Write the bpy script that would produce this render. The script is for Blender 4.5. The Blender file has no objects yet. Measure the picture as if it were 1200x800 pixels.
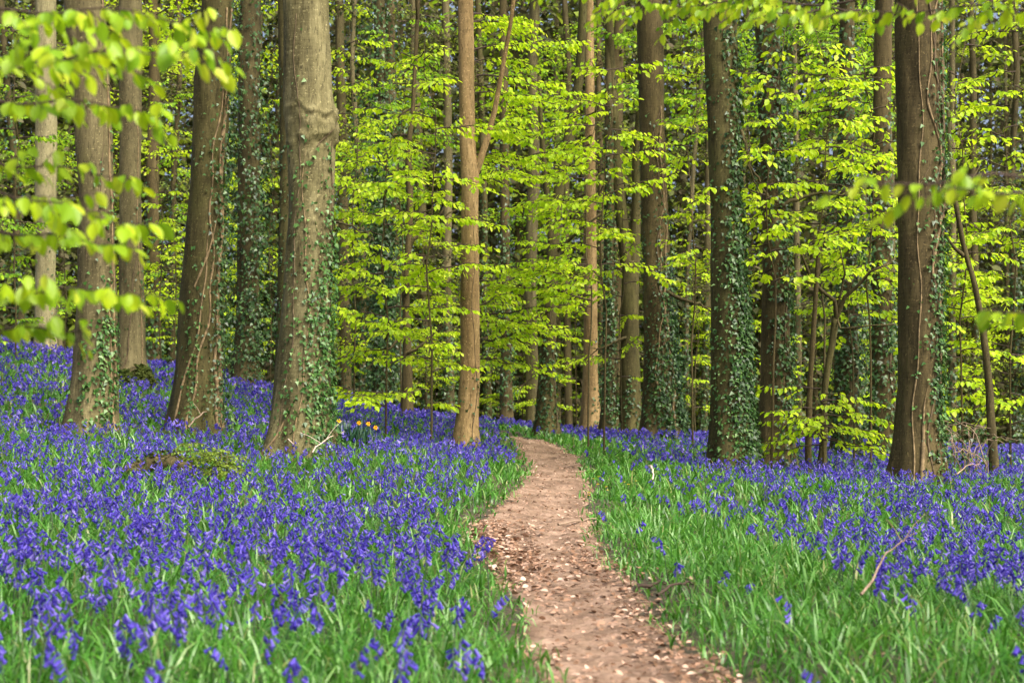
import bpy, math
import numpy as np
PI = math.pi
R = np.random.default_rng(11)
sc = bpy.context.scene
COL = sc.collection
F, CH, HOR = 1800.0, 1.15, 450.0            # focal length in photo pixels, eye height, horizon row

# ------------------------------------------------------------------ helpers
def W(px, py, d):
    return np.array([(px-600.)/F*d, d, CH-(py-HOR)/F*d])
def tag(o, label=None, cat=None, group=None, kind=None):
    if label: o['label'] = label
    if cat: o['category'] = cat
    if group: o['group'] = group
    if kind: o['kind'] = kind
    return o
def empty(name, loc, label, cat, group=None):
    o = bpy.data.objects.new(name, None); COL.objects.link(o)
    o.location = loc; o.empty_display_size = .2
    return tag(o, label, cat, group)
class MB:
    """collects polygons (quads / tris) as numpy blocks"""
    def __init__(s): s.v=[]; s.q=[]; s.t=[]; s.qm=[]; s.tm=[]; s.n=0
    def add(s, v, q=None, t=None, m=0):
        v = np.asarray(v, float).reshape(-1,3); s.v.append(v)
        if q is not None and len(q): s.q.append(np.asarray(q,int)+s.n); s.qm.append(np.full(len(q),m,int))
        if t is not None and len(t): s.t.append(np.asarray(t,int)+s.n); s.tm.append(np.full(len(t),m,int))
        s.n += len(v)
    def tube(s, P, r, k=5, m=0, cap=True):
        P = np.asarray(P,float); n=len(P); r=np.broadcast_to(np.asarray(r,float),(n,))
        T = np.gradient(P,axis=0); T/= np.linalg.norm(T,axis=1)[:,None]+1e-9
        ref = np.array([0,0,1.]) if abs(T[:,2]).mean()<.8 else np.array([1.,0,0])
        A = np.cross(T,ref); A/= np.linalg.norm(A,axis=1)[:,None]+1e-9
        B = np.cross(T,A)
        a = np.arange(k)*2*PI/k
        V = P[:,None,:]+r[:,None,None]*(np.cos(a)[None,:,None]*A[:,None,:]+np.sin(a)[None,:,None]*B[:,None,:])
        i,j = np.meshgrid(np.arange(n-1),np.arange(k),indexing='ij')
        q = np.stack([i*k+j,i*k+(j+1)%k,(i+1)*k+(j+1)%k,(i+1)*k+j],-1).reshape(-1,4)
        V = V.reshape(-1,3); t=None
        if cap:
            V = np.vstack([V,P[-1]+T[-1]*r[-1]*.5]); c=n*k
            t = [((n-1)*k+j,(n-1)*k+(j+1)%k,c) for j in range(k)]
        s.add(V,q,t,m)
    def build(s, name, mats, parent=None, loc=None, smooth=True):
        me = bpy.data.meshes.new(name)
        V = np.vstack(s.v) if s.v else np.zeros((0,3))
        off = np.array(parent.location) if parent is not None and loc is None else (np.array(loc) if loc is not None else np.zeros(3))
        if parent is not None and parent.parent is not None: off = np.array(parent.parent.location)
        V = V-off
        q = np.vstack(s.q) if s.q else np.zeros((0,4),int); t = np.vstack(s.t) if s.t else np.zeros((0,3),int)
        me.vertices.add(len(V)); me.vertices.foreach_set('co',V.astype(np.float32).ravel())
        li = np.concatenate([q.ravel(),t.ravel()]).astype(np.int32)
        me.loops.add(len(li)); me.loops.foreach_set('vertex_index',li)
        ls = np.concatenate([np.arange(len(q))*4, len(q)*4+np.arange(len(t))*3]).astype(np.int32)
        me.polygons.add(len(ls)); me.polygons.foreach_set('loop_start',ls)
        mats = mats if isinstance(mats,(list,tuple)) else [mats]
        for m in mats: me.materials.append(m)
        if len(mats)>1:
            mi = np.concatenate(s.qm+s.tm).astype(np.int32) if (s.qm or s.tm) else np.zeros(0,np.int32)
            me.polygons.foreach_set('material_index',mi)
        if smooth: me.polygons.foreach_set('use_smooth',np.ones(len(ls),bool))
        me.update(calc_edges=True); me.validate()
        o = bpy.data.objects.new(name,me); COL.objects.link(o)
        if parent is not None: o.parent = parent
        elif loc is not None: o.location = loc
        return o
def unit(v): return v/(np.linalg.norm(v,axis=-1,keepdims=True)+1e-9)
# leaf templates: (verts, quads)
LEAF = (np.array([[0,0,0],[.32,.30,.07],[.70,.25,.05],[1,0,-.06],[.70,-.25,.05],[.32,-.30,.07]]), np.array([[0,3,2,1],[0,5,4,3]]))
IVY = (np.array([[0,0,0],[.05,.42,-.03],[.42,.27,.05],[1,0,-.08],[.42,-.27,.05],[.05,-.42,-.03]]), np.array([[0,3,2,1],[0,5,4,3]]))
def fine_leaf():
    st=[(0,.02),(.12,.17),(.3,.29),(.5,.32),(.7,.26),(.86,.14),(1,.005)]
    v=[];q=[]
    for x,w in st:
        z=-.16*x*x
        v+= [(x,w,z+.22*w),(x,w*.5,z+.06*w),(x,0,z),(x,-w*.5,z+.06*w),(x,-w,z+.22*w)]
    for i in range(len(st)-1):
        for j in range(4): q.append((i*5+j,i*5+j+1,i*5+6+j,i*5+5+j))
    return np.array(v),np.array(q)
FINE = fine_leaf()
def place(mb, tpl, P, A, N, size, m=0):
    """one template copy per row: along A, facing N"""
    if not len(P): return
    A=unit(A); N=unit(N-A*(A*N).sum(1,keepdims=True)); B=np.cross(N,A)
    tv,tq=tpl; s=np.broadcast_to(np.asarray(size,float),(len(P),))[:,None,None]
    V=P[:,None,:]+s*(tv[None,:,0,None]*A[:,None,:]+tv[None,:,1,None]*B[:,None,:]+tv[None,:,2,None]*N[:,None,:])
    Q=(tq[None]+(np.arange(len(P))*len(tv))[:,None,None]).reshape(-1,4)
    mb.add(V.reshape(-1,3),Q,None,m)

# ------------------------------------------------------------------ terrain
ctl=[]
def cp(px,py,d,plants=.2): p=W(px,py,d); ctl.append((p[0],p[1],p[2]-plants))
for a in [(53,405,31),(106,500,18),(153,434,27),(230,487,20),(288,442,30),(351,517,17),(546,514,22),(446,472,33),
          (593,498,40),(640,505,32),(690,500,35),(716,501,33),(737,503,33),(775,507,27),(859,540,18),(912,543,18.6),(1075,551,17),(1160,548,19)]: cp(*a)
ctl+=[(.45,8.2,0),(.45,13.6,.0),(.55,19.9,.07),(.4,29,.09),(-2.5,8.2,.08),(3,7,-.02),(0,0,0),(-6,8,.35),(8,8,-.1),(-12,2,.9),(12,0,-.2),
      (-30,20,4.2),(-30,60,5.),(30,20,-.8),(30,60,-1.6),(0,60,-.9),(0,100,-2.),(-30,100,4),(30,100,-2.2),(11,30,-.4),(12,45,-.8),(0,-20,0)]
ctl=np.array(ctl)
def _phi(r2): return .5*r2*np.log(r2+1e-9)
_n=len(ctl); _K=_phi(((ctl[:,None,:2]-ctl[None,:,:2])**2).sum(-1))+np.eye(_n)*2.0
_P=np.hstack([np.ones((_n,1)),ctl[:,:2]])
_S=np.linalg.solve(np.block([[_K,_P],[_P.T,np.zeros((3,3))]]),np.concatenate([ctl[:,2],np.zeros(3)]))
def ground(x,y):
    x=np.asarray(x,float); y=np.asarray(y,float); sh=np.broadcast(x,y).shape
    xx=np.clip(np.broadcast_to(x,sh).ravel(),-45,45); yy=np.clip(np.broadcast_to(y,sh).ravel(),-20,110)
    out=np.zeros(len(xx))
    for i in range(0,len(xx),20000):
        a=xx[i:i+20000]; b=yy[i:i+20000]
        r2=(a[:,None]-ctl[None,:,0])**2+(b[:,None]-ctl[None,:,1])**2
        out[i:i+20000]=_phi(r2)@_S[:_n]+_S[_n]+_S[_n+1]*a+_S[_n+2]*b
    out+=.025*np.sin(1.7*xx+.6*yy)+.02*np.sin(2.3*yy-1.1*xx+1)+.012*np.sin(4.1*xx+3.3*yy)
    return out.reshape(sh)
# the path
def gp(px,py,extra=0.):
    """ground point seen at a photo pixel"""
    d=np.linspace(3,45,3000); x=(px-600)/F*d; z=CH-(py-HOR)/F*d; g=ground(x,d)+extra
    i=np.argmax(z<g); return np.array([x[i],d[i],g[i]-extra])
_rows=[(800,650,850),(740,622,775),(702,606,752),(680,594,732),(660,580,705),(640,566,696),(620,554,688),(607,574,690),(595,594,689),(580,604,687),(565,617,683),(550,624,680),(535,614,677),(522,604,657),(514,598,632)]
_pe=[]
for r_,l_,g_ in _rows:
    a,b=gp(l_,r_),gp(g_,r_); y_=(a[1]+b[1])/2
    _pe.append((y_,(l_-600)/F*y_,(g_-600)/F*y_))
_pe=sorted(_pe+[(1.5,.18,.95)]); _y,_l,_r=_pe[-1]
_pe+=[(_y+2.5,_l-.42,_r-.40),(_y+5.5,_l-1.3,_r-1.2),(_y+8,_l-2.5,_r-2.4)]
_pe=np.array(_pe); YEND=_pe[-1,0]-.5
_sy=np.linspace(1.5,YEND+.5,700)
def _smooth(v,k=9,n=2):
    for _ in range(n): v=np.convolve(np.pad(v,k//2,'edge'),np.ones(k)/k,'valid')
    return v
_sl=_smooth(np.interp(_sy,_pe[:,0],_pe[:,1])); _sr=_smooth(np.interp(_sy,_pe[:,0],_pe[:,2]))
def pathx(y): return np.interp(y,_sy,(_sl+_sr)/2)
def pathhw(y,side):
    y=np.asarray(y,float)
    return np.interp(y,_sy,(_sr-_sl)/2)+.02*np.sin(3.1*y+side)+.022*np.sin(7.7*y+2*side)+.014*np.sin(17*y+side)
def pathside(x,y):
    """distance outside the path edge (negative = on the path)"""
    s=x-pathx(y)
    e=np.where(s<0,-s-pathhw(y,-1),s-pathhw(y,1))
    return np.where(y>YEND,9.,e),s

# ------------------------------------------------------------------ materials
def newmat(name):
    m=bpy.data.materials.new(name); m.use_nodes=True; nt=m.node_tree; nt.nodes.clear()
    return m,nt,nt.nodes.new('ShaderNodeOutputMaterial')
def ramp(nt,fac,stops):
    r=nt.nodes.new('ShaderNodeValToRGB'); el=r.color_ramp.elements
    while len(el)<len(stops): el.new(.5)
    for e,(p,c) in zip(el,stops): e.position=p; e.color=(*c,1)
    nt.links.new(fac,r.inputs[0]); return r.outputs[0]
def noise(nt,vec,scale,detail=3,rough=.6):
    n=nt.nodes.new('ShaderNodeTexNoise'); n.inputs['Scale'].default_value=scale; n.inputs['Detail'].default_value=detail; n.inputs['Roughness'].default_value=rough
    nt.links.new(vec,n.inputs['Vector']); return n.outputs['Fac']
def mapped(nt,vec,scale):
    m=nt.nodes.new('ShaderNodeMapping'); m.inputs['Scale'].default_value=scale; nt.links.new(vec,m.inputs['Vector']); return m.outputs[0]
def mixc(nt,fac,a,b,mode='MIX'):
    m=nt.nodes.new('ShaderNodeMix'); m.data_type='RGBA'; m.blend_type=mode
    for s,v in ((m.inputs['Factor'],fac),(m.inputs[6],a),(m.inputs[7],b)):
        if isinstance(v,(int,float)): s.default_value=v
        elif isinstance(v,tuple): s.default_value=(*v,1)
        else: nt.links.new(v,s)
    return m.outputs[2]
def leaf_mat(name,stops,trans=.4,tcol=1.3,rough=.5,spec=.35):
    m,nt,out=newmat(name)
    g=nt.nodes.new('ShaderNodeNewGeometry')
    c=ramp(nt,g.outputs['Random Per Island'],stops)
    p=nt.nodes.new('ShaderNodeBsdfPrincipled'); p.inputs['Roughness'].default_value=rough; p.inputs['Specular IOR Level'].default_value=spec
    nt.links.new(c,p.inputs['Base Color'])
    t=nt.nodes.new('ShaderNodeBsdfTranslucent')
    h=nt.nodes.new('ShaderNodeHueSaturation'); h.inputs['Value'].default_value=tcol; h.inputs['Hue'].default_value=.49
    nt.links.new(c,h.inputs['Color']); nt.links.new(h.outputs[0],t.inputs['Color'])
    x=nt.nodes.new('ShaderNodeMixShader'); x.inputs[0].default_value=trans
    nt.links.new(p.outputs[0],x.inputs[1]); nt.links.new(t.outputs[0],x.inputs[2]); nt.links.new(x.outputs[0],out.inputs[0])
    return m
def bark_mat(name,dark,mid,light,moss=.4,mosscol=(.075,.085,.02),bump=.5,streak=1.):
    m,nt,out=newmat(name)
    tc=nt.nodes.new('ShaderNodeTexCoord').outputs['Object']
    n1=noise(nt,mapped(nt,tc,(7,7,1.1*streak)),1.6,6,.65)
    n2=noise(nt,mapped(nt,tc,(3,3,30)),1.3,3,.6)
    n3=noise(nt,mapped(nt,tc,(1,1,.7)),2.3,4,.6)
    c=ramp(nt,n1,[(.34,dark),(.5,mid),(.66,light)])
    c=mixc(nt,.13,c,ramp(nt,n2,[(.35,dark),(.62,light)]))
    n4=noise(nt,mapped(nt,tc,(1.5,1.5,.35)),1.7,4,.6)
    c=mixc(nt,.5,c,ramp(nt,n4,[(.36,tuple(k*.45 for k in mid)),(.64,light)]))
    mf=ramp(nt,n3,[(.62-.28*moss,(0,0,0)),(.78-.2*moss,(1,1,1))])
    mm=nt.nodes.new('ShaderNodeMath'); mm.operation='MULTIPLY'; mm.inputs[1].default_value=min(1,.3+moss*.6); nt.links.new(mf,mm.inputs[0])
    c=mixc(nt,mm.outputs[0],c,mosscol)
    nb_=noise(nt,mapped(nt,tc,(14,14,3)),3.2,5,.7)
    c=mixc(nt,ramp(nt,nb_,[(.52,(0,0,0)),(.66,(.75,.75,.75))]),c,tuple(k*.55 for k in dark))
    sp=noise(nt,tc,38,2,.5)
    c=mixc(nt,ramp(nt,sp,[(.62,(0,0,0)),(.70,(.55,.55,.55))]),c,tuple(min(1,k*1.5) for k in light))
    p=nt.nodes.new('ShaderNodeBsdfPrincipled'); p.inputs['Roughness'].default_value=.85; p.inputs['Specular IOR Level'].default_value=.2
    nt.links.new(c,p.inputs['Base Color'])
    b=nt.nodes.new('ShaderNodeBump'); b.inputs['Strength'].default_value=bump; b.inputs['Distance'].default_value=.03
    n2s=nt.nodes.new('ShaderNodeMath'); n2s.operation='MULTIPLY'; n2s.inputs[1].default_value=.3; nt.links.new(n2,n2s.inputs[0])
    hh=nt.nodes.new('ShaderNodeMath'); hh.operation='ADD'; nt.links.new(n1,hh.inputs[0]); nt.links.new(n2s.outputs[0],hh.inputs[1])
    nt.links.new(hh.outputs[0],b.inputs['Height']); nt.links.new(b.outputs[0],p.inputs['Normal'])
    nt.links.new(p.outputs[0],out.inputs[0]); return m
def plain(name,col,rough=.7,var=.3,scale=9):
    m,nt,out=newmat(name)
    tc=nt.nodes.new('ShaderNodeTexCoord').outputs['Object']
    c=ramp(nt,noise(nt,tc,scale,4),[(.3,tuple(k*(1-var) for k in col)),(.7,tuple(min(1,k*(1+var)) for k in col))])
    p=nt.nodes.new('ShaderNodeBsdfPrincipled'); p.inputs['Roughness'].default_value=rough; p.inputs['Specular IOR Level'].default_value=.25
    nt.links.new(c,p.inputs['Base Color']); nt.links.new(p.outputs[0],out.inputs[0]); return m
M={}
M['beech_leaf']=leaf_mat('young beech leaf',[(0,(.24,.42,.010)),(.4,(.38,.58,.012)),(.8,(.50,.68,.016)),(1,(.58,.70,.06))],.5,1.4,.45,.3)
M['green_leaf']=leaf_mat('green spring leaf',[(0,(.11,.27,.015)),(.5,(.23,.44,.018)),(1,(.40,.60,.02))],.5,1.35,.45,.3)
M['near_leaf']=leaf_mat('near beech leaf',[(0,(.17,.34,.010)),(.35,(.28,.46,.010)),(.8,(.40,.54,.012)),(1,(.50,.58,.05))],.48,1.25,.4,.35)
M['ivy_leaf']=leaf_mat('ivy leaf',[(0,(.014,.040,.010)),(.5,(.03,.080,.018)),(.85,(.055,.13,.028)),(1,(.10,.18,.05))],.15,1.2,.4,.42)
M['ivy_fresh']=leaf_mat('fresh ivy leaf',[(0,(.022,.07,.014)),(.5,(.05,.14,.024)),(.85,(.09,.20,.04)),(1,(.16,.27,.08))],.2,1.2,.4,.42)
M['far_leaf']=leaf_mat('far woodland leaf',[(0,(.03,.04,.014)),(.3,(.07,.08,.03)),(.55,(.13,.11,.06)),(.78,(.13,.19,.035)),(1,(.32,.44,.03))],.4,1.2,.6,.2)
M['blade']=leaf_mat('strap leaf',[(0,(.026,.115,.008)),(.4,(.055,.21,.014)),(.78,(.11,.31,.035)),(.93,(.20,.40,.11)),(1,(.28,.29,.09))],.4,1.35,.36,.55)
M['dark_blade']=leaf_mat('daffodil leaf',[(0,(.015,.06,.03)),(1,(.035,.11,.05))],.2,1.2,.4,.4)
M['stem']=leaf_mat('flower stem',[(0,(.05,.11,.03)),(1,(.09,.10,.09))],.1,1.1,.5,.3)
M['bell']=leaf_mat('bluebell petal',[(0,(.040,.026,.28)),(.45,(.074,.050,.43)),(.8,(.13,.092,.55)),(1,(.29,.24,.66))],.35,1.2,.5,.25)
M['litter']=leaf_mat('fallen beech leaf',[(0,(.09,.05,.026)),(.4,(.24,.14,.08)),(.75,(.40,.25,.165)),(1,(.60,.45,.34))],.1,1.1,.6,.25)
M['yellow']=plain('yellow petal',(.78,.50,.02),.5,.1)
M['orange']=plain('orange petal',(.85,.42,.01),.5,.1)
M['fern']=leaf_mat('fern frond',[(0,(.12,.20,.02)),(1,(.22,.32,.03))],.4,1.2,.5,.3)
M['moss']=leaf_mat('moss tuft',[(0,(.03,.05,.008)),(1,(.08,.10,.02))],.2,1.1,.7,.1)
M['twig']=plain('dark twig',(.055,.038,.026),.8)
M['dry_twig']=plain('dry twig',(.26,.19,.13),.8)
M['pale_twig']=plain('pale bleached twig',(.52,.42,.33),.8)
M['vine']=plain('ivy vine bark',(.19,.14,.07),.85,.55,22)
M['vine_dark']=plain('dark ivy vine bark',(.10,.075,.04),.85,.5,22)
M['bark_pale']=bark_mat('pale beech bark',(0.1360,0.1226,0.0564),(0.2550,0.2321,0.1127),(0.3655,0.3370,0.1790),.25,(0.1360,0.1401,0.0464))
M['bark_grey']=bark_mat('grey brown bark',(0.0416,0.0346,0.0137),(0.0944,0.0799,0.0337),(0.1880,0.1648,0.0780),.3,(0.0800,0.0783,0.0218))
M['bark_olive']=bark_mat('olive algae bark',(0.0194,0.0172,0.0048),(0.0493,0.0435,0.0130),(0.1100,0.0970,0.0343),.55,(0.0616,0.0634,0.0151))
M['bark_scar']=bark_mat('scarred beech bark',(0.0374,0.0330,0.0109),(0.0975,0.0844,0.0317),(0.2496,0.2290,0.1095),.4,(0.0819,0.0803,0.0243))
M['bark_orange']=bark_mat('orange brown bark',(0.0843,0.0566,0.0212),(0.2274,0.1524,0.0581),(0.3623,0.2613,0.1191),.34,(0.1094,0.0958,0.0264))
M['bark_brown']=bark_mat('brown bark',(0.0245,0.0194,0.0074),(0.0623,0.0486,0.0177),(0.1274,0.1001,0.0412),.3,(0.0614,0.0583,0.0147))
M['bark_dark']=bark_mat('dark bark',(0.0286,0.0227,0.0094),(0.0605,0.0510,0.0197),(0.1155,0.0963,0.0386),.35,(0.0440,0.0476,0.0120))
def ground_mat():
    m,nt,out=newmat('woodland floor')
    tc=nt.nodes.new('ShaderNodeTexCoord').outputs['Object']
    c=ramp(nt,noise(nt,tc,1.3,6,.7),[(.3,(.022,.028,.012)),(.5,(.045,.040,.020)),(.7,(.085,.06,.035))])
    c=mixc(nt,ramp(nt,noise(nt,tc,22,4,.7),[(.5,(0,0,0)),(.72,(.7,.7,.7))]),c,(.14,.095,.055))
    p=nt.nodes.new('ShaderNodeBsdfPrincipled'); p.inputs['Roughness'].default_value=.9
    nt.links.new(c,p.inputs['Base Color']); 
    b=nt.nodes.new('ShaderNodeBump'); b.inputs['Strength'].default_value=.6; b.inputs['Distance'].default_value=.05
    nt.links.new(noise(nt,tc,14,5,.7),b.inputs['Height']); nt.links.new(b.outputs[0],p.inputs['Normal'])
    nt.links.new(p.outputs[0],out.inputs[0]); return m
def path_mat():
    m,nt,out=newmat('trodden earth')
    tc=nt.nodes.new('ShaderNodeTexCoord').outputs['Object']
    c=ramp(nt,noise(nt,tc,2.2,7,.72),[(.30,(.075,.048,.030)),(.5,(.215,.145,.095)),(.68,(.38,.27,.19))])
    v=nt.nodes.new('ShaderNodeTexVoronoi'); v.inputs['Scale'].default_value=34; nt.links.new(mapped(nt,tc,(1,.8,1)),v.inputs['Vector'])
    ch=nt.nodes.new('ShaderNodeSeparateColor'); nt.links.new(v.outputs['Color'],ch.inputs[0])
    c=mixc(nt,ramp(nt,ch.outputs[0],[(.55,(0,0,0)),(.8,(.65,.65,.65))]),c,mixc(nt,ch.outputs[1],(.13,.075,.045),(.36,.25,.18)))
    c=mixc(nt,ramp(nt,noise(nt,tc,60,3,.7),[(.58,(0,0,0)),(.75,(.7,.7,.7))]),c,(.07,.045,.03))
    p=nt.nodes.new('ShaderNodeBsdfPrincipled'); p.inputs['Roughness'].default_value=.9; p.inputs['Specular IOR Level'].default_value=.2
    nt.links.new(c,p.inputs['Base Color'])
    b=nt.nodes.new('ShaderNodeBump'); b.inputs['Strength'].default_value=.8; b.inputs['Distance'].default_value=.03
    hh=nt.nodes.new('ShaderNodeMath'); hh.operation='ADD'; nt.links.new(noise(nt,tc,9,6,.7),hh.inputs[0]); nt.links.new(ch.outputs[2],hh.inputs[1])
    nt.links.new(hh.outputs[0],b.inputs['Height']); nt.links.new(b.outputs[0],p.inputs['Normal'])
    nt.links.new(p.outputs[0],out.inputs[0]); return m

# ------------------------------------------------------------------ setting: ground and path
def grid_obj():
    xs=np.unique(np.round(np.concatenate([np.linspace(-300,-40,14),np.arange(-40,-14,2.),np.arange(-14,14,.25),np.arange(14,40,2.),np.linspace(40,300,14)]),3))
    ys=np.unique(np.round(np.concatenate([np.linspace(-200,-10,8),np.arange(-10,2,1.),np.arange(2,46,.25),np.arange(46,112,3.),np.linspace(112,500,12)]),3))
    X,Y=np.meshgrid(xs,ys,indexing='ij'); Z=ground(X,Y)
    e,s=pathside(X,Y); Z=Z-np.where((e<.0)&(Y>1)&(Y<YEND),.06,0)
    mb=MB(); nx,ny=X.shape; i,j=np.meshgrid(np.arange(nx-1),np.arange(ny-1),indexing='ij')
    q=np.stack([i*ny+j,(i+1)*ny+j,(i+1)*ny+j+1,i*ny+j+1],-1).reshape(-1,4)
    mb.add(np.stack([X,Y,Z],-1),q); return tag(mb.build('ground',ground_mat()),kind='structure')
grid_obj()
def path_obj():
    ys=np.arange(2,YEND,.06); mb=MB(); k=15
    u=np.linspace(-1,1,k)
    hl=pathhw(ys,-1)+.10; hr=pathhw(ys,1)+.10
    xc=pathx(ys)[:,None]; X=xc+np.where(u[None]<0,u[None]*hl[:,None],u[None]*hr[:,None]); Y=np.broadcast_to(ys[:,None],X.shape)
    Z=ground(X,Y)-.012*(1-u[None]**2)-.10*np.clip(np.abs(u[None])-.82,0,1)/.18*.6
    Z=Z+.008*np.sin(9*X+7*Y)+.006*np.sin(19*Y-13*X)+.005*R.normal(size=X.shape)
    n=len(ys); i,j=np.meshgrid(np.arange(n-1),np.arange(k-1),indexing='ij')
    q=np.stack([i*k+j,i*k+j+1,(i+1)*k+j+1,(i+1)*k+j],-1).reshape(-1,4)
    mb.add(np.stack([X,Y,Z],-1),q); return tag(mb.build('path',path_mat()),kind='structure')
path_obj()

# ------------------------------------------------------------------ trees
TRUNKS=[]          # (x, y, r) for keeping plants out
class Trunk:
    def __init__(s,prof,d,ztop,flare=.35,seed=0,taper=.5):
        prof=sorted(prof,key=lambda p:-p[0]); s.d=d; rg=np.random.default_rng(seed)
        z=[];x=[];r=[]
        for py,xl,xr in prof:
            z.append(CH-(py-HOR)/F*d); x.append(((xl+xr)/2-600)/F*d); r.append((xr-xl)/2/F*d)
        gb=float(ground(x[0],d)); s.base=np.array([x[0],d,gb])
        if z[0]>gb+.02:
            z=[gb-.15]+z; x=[x[0]]+x; r=[r[0]*(1+flare*.4)]+r
        else: z[0]=gb-.15
        zt=z[-1]
        if ztop>zt+.5:
            sl=np.clip((x[-1]-x[-2])/(z[-1]-z[-2]+1e-6),-.08,.08)
            z+= [zt+(ztop-zt)*.5, ztop]; x+=[x[-1]+sl*(ztop-zt)*.5, x[-1]+sl*(ztop-zt)*.8]; r+=[r[-1]*(1-(1-taper)*.5), r[-1]*taper]
        s.z=np.array(z); s.x=np.array(x); s.r=np.array(r); s.zb=z[0]; s.zt=z[-1]; s.flare=flare; s.gb=gb
        s.ph=rg.uniform(0,6.28,12); s.k=rg.integers(3,6); s.rings=()
        TRUNKS.append((x[0],d,r[0]*1.15))
    def _sm(s,z,arr):
        w=.12; return (np.interp(z-w,s.z,arr)+np.interp(z,s.z,arr)*2+np.interp(z+w,s.z,arr))/4
    def cen(s,z):
        z=np.asarray(z,float); return np.stack([s._sm(z,s.x),s.d+.05*np.sin(.9*z+s.ph[0])*np.clip(z-s.gb,0,1),z],-1)
    def rad(s,z,th):
        z=np.asarray(z,float); r=s._sm(z,s.r); p=s.ph
        h=np.clip(z-s.gb,0,9); fl=s.flare*1.5*np.exp(-h/.3)
        ridge=1+.5*np.cos(s.k*th+p[1])+.3*np.cos((s.k+2)*th+p[2])
        r=r*(1+fl*.6*ridge+.028*np.sin(2*th+1.3*z+p[3])+.022*np.sin(3*th-2.1*z+p[4])+.016*np.sin(5*th+4*z+p[5])+.012*np.sin(7*th-6.5*z+p[6]))
        for (zr,am,wd) in s.rings:
            zz=zr+.05*np.sin(2*th+zr*9)+.025*np.sin(5*th+1+zr)+.03*np.sin(9*th); r=r+am*(.55+.45*np.cos(th+.5))*np.exp(-((z-zz)/wd)**2)*(1+.4*np.sin(11*th+30*z))
        return r
    def surf(s,z,th,off=0):
        r=s.rad(z,th)+off; c=s.cen(z)
        return c+np.stack([r*np.cos(th),r*np.sin(th),np.zeros_like(r)],-1)
    def mesh(s,nth=30,dz=.09,zfine=7.5):
        zs=np.arange(s.zb,min(s.zt,zfine),dz)
        if s.zt>zfine: zs=np.concatenate([zs,np.linspace(zs[-1]+.3,s.zt,8)])
        else: zs=np.concatenate([zs,[s.zt]])
        th=np.arange(nth)*2*PI/nth
        Z,T=np.meshgrid(zs,th,indexing='ij'); V=s.surf(Z,T)
        V=V+R.normal(size=V.shape)*.002
        n=len(zs); i,j=np.meshgrid(np.arange(n-1),np.arange(nth),indexing='ij')
        q=np.stack([i*nth+j,i*nth+(j+1)%nth,(i+1)*nth+(j+1)%nth,(i+1)*nth+j],-1).reshape(-1,4)
        mb=MB(); V=np.vstack([V.reshape(-1,3),s.cen(s.zt)[None]]); c=n*nth
        mb.add(V,q,[((n-1)*nth+k,(n-1)*nth+(k+1)%nth,c) for k in range(nth)]); return mb
def ivy_mesh(tr,strands,z0,z1,th0,spread,size=.05,step=.035,off=.02,bush=0.,prob=.85,rg=R,stems=None):
    mb=MB(); PP=[];NN=[];AA=[];SS=[]
    for i in range(strands):
        th=th0+rg.normal()*spread; zmax=z0+(z1-z0)*rg.uniform(.35,1); 
        n=int((zmax-z0)/step)+2; zz=np.linspace(z0,zmax,n)
        wob=np.cumsum(rg.normal(size=n)*.05)*np.sqrt(step/.035)
        tt=th+wob*.6
        keep=(rg.random(n)<prob)&(np.sin(zz*rg.uniform(2,5)+rg.uniform(0,6))>-.55)
        zz=zz+rg.normal(size=n)*.04; tt=tt+rg.normal(size=n)*.05/np.maximum(tr.rad(zz,tt),.06)
        o=off+bush*rg.random(n)**1.5*rg.uniform(.4,1.)
        P=tr.surf(zz,tt,o)[keep]; N=np.stack([np.cos(tt),np.sin(tt),np.zeros(n)],-1)[keep]
        k=len(P)
        A=np.stack([rg.normal(size=k)*.6,rg.normal(size=k)*.6,-np.abs(rg.normal(size=k))*.8-.3],-1)+N*.25
        PP.append(P); NN.append(N+np.array([0,0,.5])+rg.normal(size=(k,3))*.35); AA.append(A); SS.append(size*rg.uniform(.55,1.25,k))
    place(mb,IVY,np.vstack(PP),np.vstack(AA),np.vstack(NN),np.concatenate(SS)); return mb
def vine_mesh(tr,z0,z1,th0,th1,r=.014,wob=.15,rg=R):
    r=r*.78; n=max(8,int((z1-z0)/.05)); z=np.linspace(z0,z1,n); t=np.linspace(0,1,n)
    th=th0+(th1-th0)*t+wob*np.sin(z*rg.uniform(2,3.5)+rg.uniform(0,6))+.4*wob*np.sin(z*7+rg.uniform(0,6))
    P=tr.surf(z,th,r*.45); e=np.clip((1-t)*(z1-z0)/.7,.12,1) if z1<5 else 1.
    mb=MB(); mb.tube(P,r*(1.15-.45*t)*e*(1+.2*rg.normal(size=n)),6); return mb

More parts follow.
